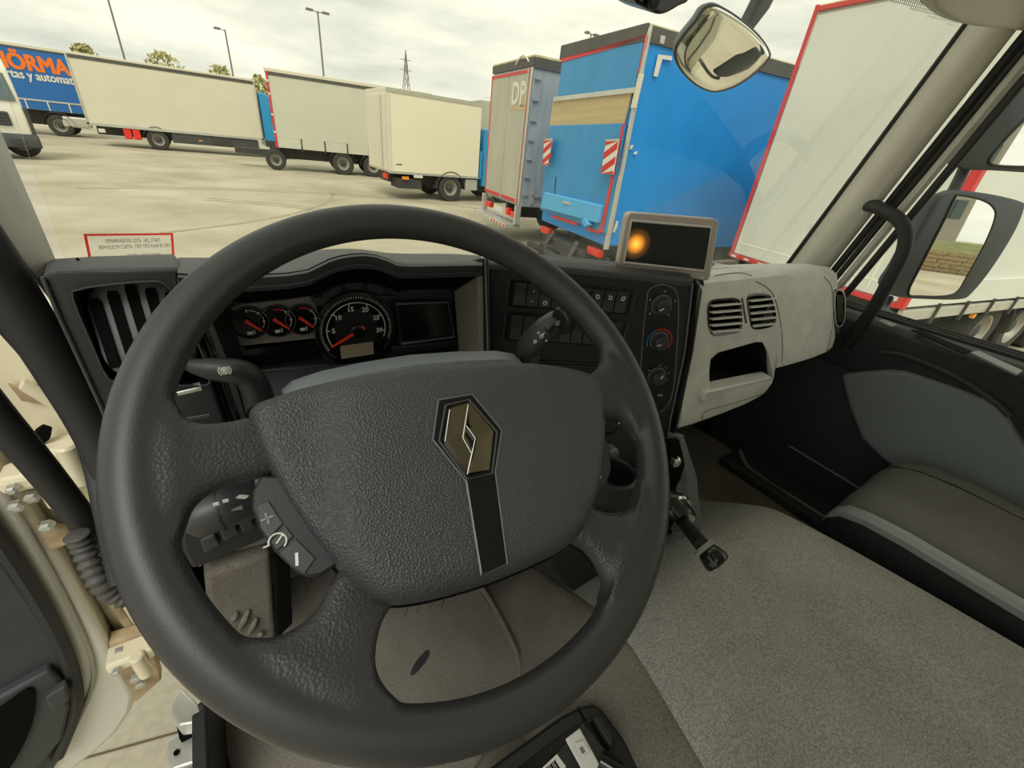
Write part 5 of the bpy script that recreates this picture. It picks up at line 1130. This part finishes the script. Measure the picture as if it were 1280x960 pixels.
rp(t, 'lift_edge', MB, ((680, 240), (750, 256), (746, 279), (675, 260)), m_bluelift, -.14, .10, bev=.02, label='pale blue folded edge of lift')
rp(t, 'lift_handle', MB, ((703, 251), (712, 253), (712, 256), (703, 254)), m_alu, -.16, .02)
rp(t, 'lift_arm', MB, ((726, 275), (731, 273), (736, 281), (730, 284)), m_bluelift, -.18, .12, bev=.01)
rp(t, 'lower_red_tape', MB, ((690, 268.5), (722, 278), (721, 282), (689, 272)), m_tape, -.06, .01)
rp(t, 'lower_red_tape', MB, ((734, 284), (750, 288), (749, 292), (733, 288)), m_tape, -.06, .01)
rp(t, 'edge_red_tape', MB, ((781, 152), (777, 158), (749, 290), (753, 291)), m_tape, -.065, .01)
part(t, 'corner_post', prism([B_(809, 40, -.03), B_(812.5, 30, -.03), B_(757.5, 312, -.03), B_(753.5, 312, -.03)], (.06, 0, 0)), m_alu, bev=.005)
part(t, 'post_plate', prism([B_(798, 92, -.05), B_(803, 92, -.05), B_(793, 135, -.05), B_(788, 135, -.05)], (.04, 0, 0)), m_wtarp, bev=.005)
for P in (((680, 176), (690, 175), (684, 207), (678, 206)), ((757, 177), (773, 176), (766, 218), (751, 217))):
    Q_ = [B_(px, py, -.16) for px, py in P]
    wp = part(t, 'warning_plate', prism(Q_, (.02, 0, 0)), m_white, bev=.005, label='white plate with red diagonal stripes')
    # red diagonals, clipped to the plate
    u_ = Q_[1]-Q_[0]; v_ = Q_[3]-Q_[0]
    for k in range(-1, 3):
        s0 = .44*k; pts = []
        for s in (s0+.02, s0+.24):
            pts.append(s)
        A_, B2 = pts
        poly = [(0, A_+.32), (1, A_), (1, B2), (0, B2+.32)]
        poly = [(a, min(1, max(0, b))) for a, b in poly]
        if abs(poly[0][1]-poly[3][1])+abs(poly[1][1]-poly[2][1]) < .02: continue
        part(wp, 'red_stripe', prism([Q_[0]+u_*a+v_*b+Vector((-.004, 0, 0)) for a, b in poly], (.003, 0, 0)), m_red)
    part(wp, 'plate_bracket', prism([Q_[0]+Vector((0, 0, .03)), Q_[1]+Vector((0, 0, .03)), Q_[1], Q_[0]], (.02, 0, 0)), m_alu)
def Sd(px, py, y=-.02): return loc(MB, px, py, y=y)
def sp(par, nm, P, m_, **k): part(par, nm, prism([Sd(*p) for p in P], (0, .012, 0)), m_, **k)
sp(t, 'reflector_mark', ((823, 68), (840, 70), (840, 75.5), (828, 74), (822, 96), (817, 95)), m_white)
sp(t, 'roof_bracket', ((826, 44), (832, 45), (830, 55), (825, 54)), m_alu)
sp(t, 'curtain_strap', ((917, 178), (921, 176), (912, 215), (909, 216)), m_white) if False else None
for P in (((788, 182), (792, 181), (790, 186), (787, 187)), ((793, 190), (797, 189), (796, 193), (792, 193))):
    sp(t, 'scuff_mark', P, m_white)
sp(t, 'painted_hook', ((770, 277), (773, 276), (772, 283), (768, 291), (766, 290)), m_white)
part(t, 'rear_lamp', bx(-.02, .1, .1, .5, .62, .76), m_lamp, bev=.02); part(t, 'rear_lamp', bx(-.02, .1, 2.05, 2.45, .62, .76), m_lamp, bev=.02)
part(t, 'lift_mechanism', join(bx(-.1, .5, .5, 2.1, .40, .66), bx(-.3, .2, .7, 1.0, .25, .5), bx(-.3, .2, 1.6, 1.9, .25, .5), bx(-.35, -.2, .1, 2.4, .32, .42)), m_chas, bev=.02)
part(t, 'lift_cylinder', tube([(-.05, .8, .75), (-.3, .7, .35)], .05, 10), m_black, smooth=True)
part(t, 'lift_cylinder', tube([(-.05, 1.75, .75), (-.3, 1.8, .35)], .05, 10), m_black, smooth=True)
for x in (2.2, 3.5): road_wheel(t, x, .22); road_wheel(t, x, 2.3)
# ---- grey trailer with the DP mark
t = rear_trailer('dusty_trailer', 'dusty grey trailer with DP lettering on its rear doors', (6.50, 9.58, 0), 9.0, 2.45, .93, 4.04, m_dpgrey, m_side)
MG = emat(t)
part(t, 'roof_band', bx(-.02, .02, 0, 2.45, 3.84, 4.0), m_roof); part(t, 'side_roof_band', bx(0, 9, -.015, .03, 3.80, 3.98), m_roof)
for i in range(2):
    part(t, 'rear_door', bx(-.03, .02, .08+i*1.16, 1.21+i*1.16, 1.0, 3.80), m_dpgrey, bev=.01)
part(t, 'red_edge', bx(-.04, -.03, .05, .10, 1.0, 3.8), m_tape); part(t, 'red_edge', bx(-.04, -.03, 2.36, 2.41, 1.0, 3.8), m_tape)
part(t, 'red_edge', bx(-.04, -.03, .1, 2.36, 3.72, 3.78), m_tape)
part(t, 'red_edge', bx(-.04, -.03, .1, 1.16, 1.0, 1.08), m_tape); part(t, 'red_edge', bx(-.04, -.03, 1.3, 2.36, 1.0, 1.08), m_tape)
part(t, 'lock_rod', tube([(-.05, .16, 1.0), (-.05, .16, 3.8)], .018, 8), m_alu); part(t, 'lock_rod', tube([(-.05, -.02, 1.0), (-.05, -.02, 3.8)], .03, 8), m_alu)
for i in range(7): part(t, 'side_hinge', bx(.05, .2, -.03, 0, 1.2+i*.4, 1.24+i*.4), m_alu)
c_ = loc(MG, 648, 118, x=-.034); Ml = frame3(c_, (0, -1, 0), (0, 0, 1))
part(t, 'door_lettering', text('DP', .62, Ml, .004, bold=.03), m_white)
c_ = loc(MG, 649, 136, x=-.034); part(t, 'door_lettering', text('logistics', .17, frame3(c_, (0, -1, 0), (0, 0, 1)), .004), m_white) if False else None
c_ = loc(MG, 653, 116, x=-.032); part(t, 'gold_block', bx(c_.x-.003, c_.x, c_.y-.35, c_.y+.05, c_.z-.28, c_.z+.22), m_wood)
c_ = loc(MG, 648, 134, x=-.032); part(t, 'gold_bar', bx(c_.x-.003, c_.x, c_.y-.45, c_.y+.45, c_.z-.06, c_.z+.04), m_wood)
part(t, 'lettering_swoosh', tube([(c_.x-.004, c_.y+.35-.07*i, c_.z+.85+.14*math.sin(i/10*math.pi)) for i in range(11)], .02, 6), m_white)
part(t, 'rear_lamp', bx(-.03, .1, .15, .5, .62, .76), m_lamp, bev=.02); part(t, 'rear_lamp', bx(-.03, .1, 1.95, 2.3, .62, .76), m_lamp, bev=.02)
part(t, 'rear_lamp', bx(-.03, .1, .62, .8, .62, .80), m_lamp, bev=.02); part(t, 'plate', bx(-.05, 0, 1.0, 1.6, .62, .76), m_white)
part(t, 'tail_lift_frame', join(bx(-.35, .1, .05, 2.4, .40, .50), bx(-.1, .05, 0, .1, .5, .95), bx(-.1, .05, 2.35, 2.45, .5, .95)), m_alu, bev=.01)
for i in range(10): part(t, 'hazard_stripe', bx(-.36, -.35, .1+i*.1, .16+i*.1, .42, .48), m_red if i % 2 == 0 else m_white)
part(t, 'side_ladder', join(bx(.3, 1.3, -.04, 0, .95, 1.02), bx(.3, 1.3, -.04, 0, 1.18, 1.24), bx(.3, .36, -.04, 0, .95, 1.4), bx(1.2, 1.26, -.04, 0, .95, 1.4)), m_alu)
for x in (2.2, 3.5): road_wheel(t, x, .22); road_wheel(t, x, 2.2)

# ---- trucks further back, standing side-on
def side_truck(name, label, l, rz=0):
    return thing(name, label, 'truck', l, rz=rz)
# cream box truck
t = side_truck('box_truck', 'cream box truck with a plain box body behind the wheel top', (5.62, 17.0, 0))
part(t, 'box_body', bx(.12, 3.72, 0, 2.4, .92, 3.50), m_cbox, bev=.03)
part(t, 'rear_frame', bx(0, .14, -.01, 2.4, .92, 3.52), m_wtarp, bev=.02); part(t, 'rear_door', bx(-.04, 0, .10, 1.15, .98, 3.35), m_wtarp, bev=.02); part(t, 'rear_door', bx(-.04, 0, 1.2, 2.3, .98, 3.35), m_wtarp, bev=.02); part(t, 'lock_rod', tube([(-.06, .5, 1.0), (-.06, .5, 3.3)], .03, 6), m_alu)
part(t, 'roof_edge', bx(0, 3.72, -.02, .03, 3.40, 3.52), m_dpgrey); part(t, 'base_rail', bx(0, 3.72, -.02, .03, .90, .98), m_alu)
part(t, 'chassis', bx(.2, 5.2, .7, 1.7, .55, .90), m_chas); part(t, 'lift_box', bx(.35, 1.3, .05, .9, .40, .75), m_chas, bev=.02)
part(t, 'rear_lamp', bx(-.12, -.02, .05, .35, .72, .88), m_lamp); part(t, 'side_lamp', bx(.5, .75, -.02, .05, .72, .82), m_amber)
part(t, 'number_plate', bx(.95, 1.3, -.02, .02, .80, .9), m_white); part(t, 'small_lettering', bx(.28, .5, -.012, 0, 1.2, 1.23), m_chas)
road_wheel(t, 2.50, .16, .98, 1); mudguard(t, 2.50, -.02, .35, .98); road_wheel(t, 2.5, 2.2, .98)
part(t, 'battery_box', bx(3.15, 3.7, .02, .5, .45, .85), m_alu, bev=.02)
part(t, 'cab', loft([[(3.95, y, .6), (5.6, y, .6), (5.65, y, 1.6), (5.4, y, 2.6), (3.95, y, 2.7)] for y in (.1, 2.3)]), m_cabblue, bev=.05)
for x in (5.0,): road_wheel(t, x, .16, .98); road_wheel(t, x, 2.2, .98)
part(t, 'wind_strut', tube([(3.82, .05, .9), (3.82, .05, 1.9)], .05, 8), m_cabblue)
# plain grey brown trailer peeping between the box truck and the DP trailer
t = thing('distant_trailer', 'brown and grey trailer end peeping behind the cream box truck', 'trailer', (11.25, 20.6, 0), rz=R(-8.5))
part(t, 'body', bx(0, 6, 0, 2.4, 1.0, 3.9), m_dpgrey, bev=.02); part(t, 'upper_panel', bx(-.03, 0, .05, 2.35, 2.7, 3.8), m_roof); part(t, 'plywood_strip', bx(-.03, 0, .05, 2.35, 2.1, 2.62), m_wood); part(t, 'base', bx(.2, 5.8, .6, 1.8, .5, 1.0), m_chas)
for x in (1.5, 2.8): road_wheel(t, x, .2); road_wheel(t, x, 2.2)
# grey curtain sider with red corner
t = side_truck('curtain_truck', 'grey curtain side truck body with a red front corner', (3.0, 25.7, 0), rz=R(-8.5))
part(t, 'curtain', bx(.12, 7.6, 0, 2.5, 1.42, 3.92), m_gtarp2, bev=.02)
part(t, 'roof', bx(0, 7.6, -.03, 2.53, 3.98, 4.12), m_wtarp, bev=.02); part(t, 'roof_band', bx(.05, 7.6, -.02, .05, 3.86, 3.99), m_roof)
part(t, 'red_corner', bx(.04, .13, -.035, .06, 1.0, 3.98), m_tape, bev=.01); part(t, 'front_panel', bx(.04, .12, .06, 2.5, 1.0, 3.98), m_gtarp2)
for z in (1.6, 2.3, 3.1, 3.6): part(t, 'corner_patch', bx(.04, .135, -.045, -.035, z, z+.08), m_white)
for i in range(7):
    part(t, 'side_board', bx(.15+i*1.05, 1.14+i*1.05, -.03, .02, 1.0, 1.42), m_gtarp2, bev=.01)
    part(t, 'board_post', bx(1.15+i*1.05, 1.20+i*1.05, -.05, .03, .92, 1.45), m_chas)
part(t, 'chassis', bx(.2, 7.4, .8, 1.7, .5, 1.0), m_chas)
for x, s in ((-.05, .88), (3.02, 1.04), (4.5, 1.0)):
    road_wheel(t, x, .16, s); road_wheel(t, x, 2.3, s)
    if x > 1: mudguard(t, x, -.02, .4, s)
part(t, 'drawbar', bx(-1.8, .2, 1.0, 1.4, .55, .8), m_chas)
# long cream truck
t = side_truck('long_cream_truck', 'long cream sided truck with dark roof edge and red lockers', (-4.62, 33.0, 0))
part(t, 'curtain', bx(.05, 7.85, 0, 2.5, 1.02, 3.74), m_wtarp, bev=.02)
part(t, 'roof_band', bx(.05, 7.9, -.02, .05, 3.72, 3.86), m_roof); part(t, 'roof', bx(0, 7.9, -.04, 2.54, 3.86, 3.97), m_wtarp, bev=.02)
part(t, 'end_post', bx(0, .08, -.03, .05, .95, 3.9), m_alu); part(t, 'end_post', bx(7.82, 7.9, -.03, .05, .95, 3.9), m_alu); part(t, 'base_rail', bx(0, 7.9, -.03, .04, .92, 1.04), m_alu)
part(t, 'chassis', bx(.2, 7.6, .8, 1.7, .5, .95), m_chas); part(t, 'skirt', bx(3.4, 7.6, .02, .12, .42, .9), m_black, bev=.02)
for x in (1.35, 1.72): part(t, 'red_locker', bx(x, x+.32, 0, .3, .42, .92), m_lamp, bev=.03)
road_wheel(t, 2.75, .16, .98); mudguard(t, 2.75, -.02, .4); road_wheel(t, 2.75, 2.3, .98)
part(t, 'side_marker', bx(4.6, 4.8, 0, .03, .6, .66), m_amber); part(t, 'tank', bx(5.3, 6.2, -.02, .1, .46, .86), m_chas, bev=.03)
part(t, 'white_canister', bx(.35, .62, 0, .2, .62, .8), m_white, bev=.03)
part(t, 'cab', loft([[(8.0, y, .6), (9.75, y, .6), (9.8, y, 1.8), (9.5, y, 2.9), (8.2, y, 3.4), (8.0, y, 3.4)] for y in (.1, 2.4)]), m_cabblue, bev=.08, label='bright blue cab')
part(t, 'cab_window', bx(8.5, 9.3, .05, .12, 1.9, 2.6), m_dglass, bev=.02); part(t, 'cab_fender', bx(8.0, 9.6, .04, .12, .6, .95), m_chas)
road_wheel(t, 8.9, .25, .98); road_wheel(t, 8.9, 2.2, .98)
# blue lettered truck at far left
t = side_truck('blue_lettered_truck', 'deep blue truck body with orange and white lettering', (-20, 38.0, 0))
MA = emat(t); LX = 14.85
part(t, 'curtain', bx(.1, LX, 0, 2.5, 1.72, 4.05), m_hblue, bev=.02); part(t, 'roof', bx(0, LX, -.03, 2.53, 4.08, 4.2), m_wtarp); part(t, 'roof_band', bx(0, LX, -.02, .05, 4.0, 4.1), m_roof)
part(t, 'board_rail', bx(0, LX, -.04, .03, 1.66, 1.74), m_alu)
for i in range(17): part(t, 'side_board', bx(.1+i*.88, .92+i*.88, -.02, .02, 1.25, 1.66), m_hblue, bev=.02)
part(t, 'chassis', bx(.2, LX-.2, .8, 1.7, .5, 1.2), m_chas); part(t, 'fuel_tank', bx(LX-1.25, LX-.1, 0, .6, .5, 1.05), m_alu, bev=.08); part(t, 'under_box', bx(LX-5, LX-3.6, 0, .5, .5, 1.0), m_chas, bev=.05)
a_ = loc(MA, 86, 86.5, y=-.01); part(t, 'orange_lettering', join(*[text('HÖRMA', .98, frame3((a_.x+dx, -.015-.0004*k_, a_.z+dz), (1, 0, 0), (0, 0, 1)), .004, 'RIGHT', .84) for k_, (dx, dz) in enumerate(((-.045, 0), (.045, 0), (0, .035), (0, -.035), (0, 0), (-.03, .03), (.03, -.03), (.03, .03), (-.03, -.03)))]), m_orange)
a_ = loc(MA, 91, 100, y=-.01); part(t, 'white_lettering', join(*[text('Puertas y automat', .56, frame3((a_.x+dx, -.015-.0004*k_, a_.z-.05+dz), (1, 0, 0), (0, 0, 1)), .004, 'RIGHT', .80) for k_, (dx, dz) in enumerate(((-.018, 0), (.018, 0), (0, .015), (0, -.015)))]), m_white)
w_ = loc(MA, 75, 153, y=.16); road_wheel(t, w_.x, .16, 1.08); mudguard(t, w_.x, -.02, .4, 1.08); road_wheel(t, w_.x, 2.3, 1.08)
# white cab at the left edge
t = side_truck('white_cab_truck', 'white truck cab cut off by the left edge of picture', (-4.98, 24.2, 0), rz=R(16))
prof = [(0, .75), (-.02, 1.35), (-.06, 1.75), (-.28, 2.55), (-.5, 2.95), (-2.3, 2.95), (-2.3, .75)]
part(t, 'cab_shell', loft([[Vector((-2.25, y0, z)) for y0, z in fr_]+[Vector((0, y0, z)) for y0, z in reversed(fr_)] for fr_ in ()]) if False else loft([[(x, 0+k*.0, .72), (x, -.02, 1.3), (x, .02, 1.72), (x, .34, 2.75), (x, .7, 3.05), (x, 2.2, 3.05), (x, 2.2, .72)] for x, k in ((-2.3, 0), (-.0, 0))]), m_cab, bev=.08, seg=3, smooth=True)
part(t, 'windscreen', prism([(-2.2, -.02, 1.82), (-.1, -.02, 1.82), (-.15, .27, 2.62), (-2.15, .27, 2.62)], (0, .02, 0)), m_dglass, bev=.01)
part(t, 'grille', bx(-1.75, -.42, -.08, 0, 1.05, 1.48), m_black, bev=.03)
for z in (1.12, 1.22, 1.32, 1.42): part(t, 'grille_bar', bx(-1.7, -.46, -.10, -.08, z-.02, z+.02), m_chas)
part(t, 'front_badge', xf(frame3((-1.08, -.11, 1.27), (1, 0, 0), (0, 0, 1)), prism([(0, .16, 0), (.11, 0, 0), (0, -.16, 0), (-.11, 0, 0)], (0, 0, .02))), m_alu)
part(t, 'bumper', loft([[(x, -.12, .38), (x, -.14, .62), (x, -.06, .82), (x, .7, .82), (x, .7, .38)] for x in (-2.32, .12)]), m_black, bev=.06, seg=3, smooth=True)
part(t, 'fog_plate', bx(-.62, -.30, -.17, -.14, .52, .66), m_chas); part(t, 'headlamp', bx(-1.2, -.85, -.16, -.1, .5, .66), m_white, bev=.03)
part(t, 'side_deflector', bx(-.02, .10, .02, .5, .8, 1.65), m_black, bev=.03)
road_wheel(t, -.3, 1.1, .98); road_wheel(t, -2.0, 1.1, .98)
# ---- lamp posts
def lamp_post(label, top, base, y, heads, r=.07):
    A = at(*top, y=y); t_ = thing('lamp_post', label, 'lamp post', (A.x, y, 0), group='lamp posts of the yard')
    part(t_, 'mast', tube([(0, 0, 0), (0, 0, A.z)], [r*1.4, r], 8), m_mast, smooth=True)
    for dx in heads:
        part(t_, 'lamp_arm', tube([(0, 0, A.z-.1), (dx*.5, 0, A.z)], .04, 6), m_mast); part(t_, 'lamp_head', bx(min(dx*.4, dx), max(dx*.4, dx), -.2, .2, A.z-.1, A.z+.08), m_mast, bev=.04)
    return t_
lamp_post('tall lamp post leaving the top edge at far left', (133, -8), (153, 72), 62, (1.0,))
lamp_post('shorter lamp post with single head behind the cream truck', (281, 37), (290, 90), 62, (-.95,))
lamp_post('tall lamp post with twin heads behind the curtain truck', (397, 14), (403, 90), 58, (-1.1, 1.1), .08)
lamp_post('lamp post with twin heads above the blue trailer roof', (739, 42), (739, 50), 40, (-.7, .9), .06)
# lattice pylon
A = at(507, 62, y=90); py_ = thing('lattice_pylon', 'thin lattice pylon on the horizon behind the trucks', 'pylon', (A.x, 90, 0))
hh = A.z
for sx in (-1, 1):
    for sy in (-1, 1): part(py_, 'leg', tube([(sx*1.3, sy*1.3, 0), (sx*.28, sy*.28, hh*.75), (0, 0, hh)], .07, 5), m_mast)
for i in range(8):
    z = hh*.12*i+.5; w = 1.3-(1.02)*z/(hh*.75)
    if w > .2: part(py_, 'brace', join(tube([(-w, -w, z), (w, -w, z+hh*.1)], .05, 4), tube([(w, -w, z), (-w, -w, z+hh*.1)], .05, 4)), m_mast)
for f_ in (.8, .9): part(py_, 'cross_arm', tube([(-1.0, 0, hh*f_), (1.0, 0, hh*f_)], .05, 5), m_mast)
# trees behind the cream truck
m_leaf = mat('leaf', srgb(196, 188, 128), .8, var=.3, vscale=2, col2=srgb(140, 140, 90)); m_bark = mat('bark', srgb(90, 76, 58), .9)
def tree(label, px, py, y, w, h):
    A = at(px, py, y=y); t_ = thing('tree', label, 'tree', (A.x, y, 0), group='trees behind the parked trucks')
    part(t_, 'trunk', tube([(0, 0, 0), (.1, 0, A.z*.5), (0, 0, A.z*.8)], [.22, .08], 8), m_bark)
    V = []; F = []
    rnd = random.Random(int(px))
    for i in range(800):
        u = rnd.random(); th = rnd.random()*6.28; rr_ = w*(.25+.75*math.sin(min(1, u*1.05)*math.pi)**.6)*rnd.random()**.4
        c = Vector((rr_*math.cos(th), rr_*math.sin(th), A.z-h*u)); s = .08+.10*rnd.random(); a = Vector((rnd.uniform(-1, 1), rnd.uniform(-1, 1), rnd.uniform(-1, 1))).normalized(); b = a.orthogonal().normalized(); n = len(V)
        V += [c-a*s*1.4, c+b*s*.6, c+a*s*1.4, c-b*s*.6]; F.append((n, n+1, n+2, n+3))
    part(t_, 'foliage', (V, F), m_leaf, kind='stuff')
tree('small tree crown above the left end of the cream truck', 102, 56, 48, 1.0, 3.0)
tree('olive tree crown above the middle of the cream truck', 202, 66, 48, 1.5, 4.0)
tree('olive tree crown right of the single lamp post', 273, 82, 48, 1.2, 3.5)
tree('tree crown between the cream and the curtain truck', 322, 94, 48, 1.0, 3.5)

# ---- behind the cab, seen in the door mirrors: building, stone wall, slope
m_conc = mat('building_concrete', srgb(176, 172, 160), .8, var=.08, vscale=.6)
bd_ = thing('grey_building', 'grey concrete building with windows reflected in the door mirror', 'building', (4.6, -44, 0))
part(bd_, 'walls', bx(-1, 11.6, -8, 0, 0, 8), m_conc); part(bd_, 'roof_slab', bx(-1.2, 11.8, -8.2, .2, 8, 8.3), m_roof)
for i in range(4):
    for z in (3.2, 5.6):
        f_ = part(bd_, 'window', bx(.2+i*3, 2.2+i*3, 0, .05, z, z+1.3), m_dglass)
        part(f_, 'window_bar', join(bx(.84+i*3, .90+i*3, .05, .08, z, z+1.3), bx(1.5+i*3, 1.56+i*3, .05, .08, z, z+1.3)), m_chas)
m_stone = mat('wall_stone', srgb(168, 150, 116), .9, var=.25, vscale=6)
wl_ = thing('stone_wall', 'low rubble stone wall reflected in the door mirror', 'wall', (8, -33, 0))
rnd = random.Random(3); sm0 = [mesh('stone', (lambda V: (V, box((0, 0, 0), (1, 1, 1))[1]))([Vector((v.x*rnd.uniform(.85, 1.1), v.y, v.z*rnd.uniform(.8, 1.1))) for v in box((0, 0, 0), (.40, .3, .22))[0]]), m_stone, bev=.03) for _ in range(5)]
dat = [o.data for o in sm0]
for o in sm0: bpy.data.objects.remove(o)
part(wl_, 'wall_core', bx(-4, 10, -.1, .25, 0, 1.2), m_dirt_shade)
for r_ in range(5):
    for i in range(24):
        o = bpy.data.objects.new('stone', dat[rnd.randrange(5)]); COL.objects.link(o); o.parent = wl_; o.location = (1+i*.38+(r_ % 2)*.19+rnd.uniform(-.04, .04), .22+rnd.uniform(-.05, .05), .13+r_*.23); o.scale = (1, rnd.uniform(.7, 1), 1)
m_grass = mat('verge_grass', srgb(120, 122, 76), .9, var=.3, vscale=1.5)
part(wl_, 'grass_bank', prism([(-4, -.1, 1.2), (10, -.1, 1.2), (10, -4, 1.7), (-4, -4, 1.7)], (0, 0, -.3)), m_grass)
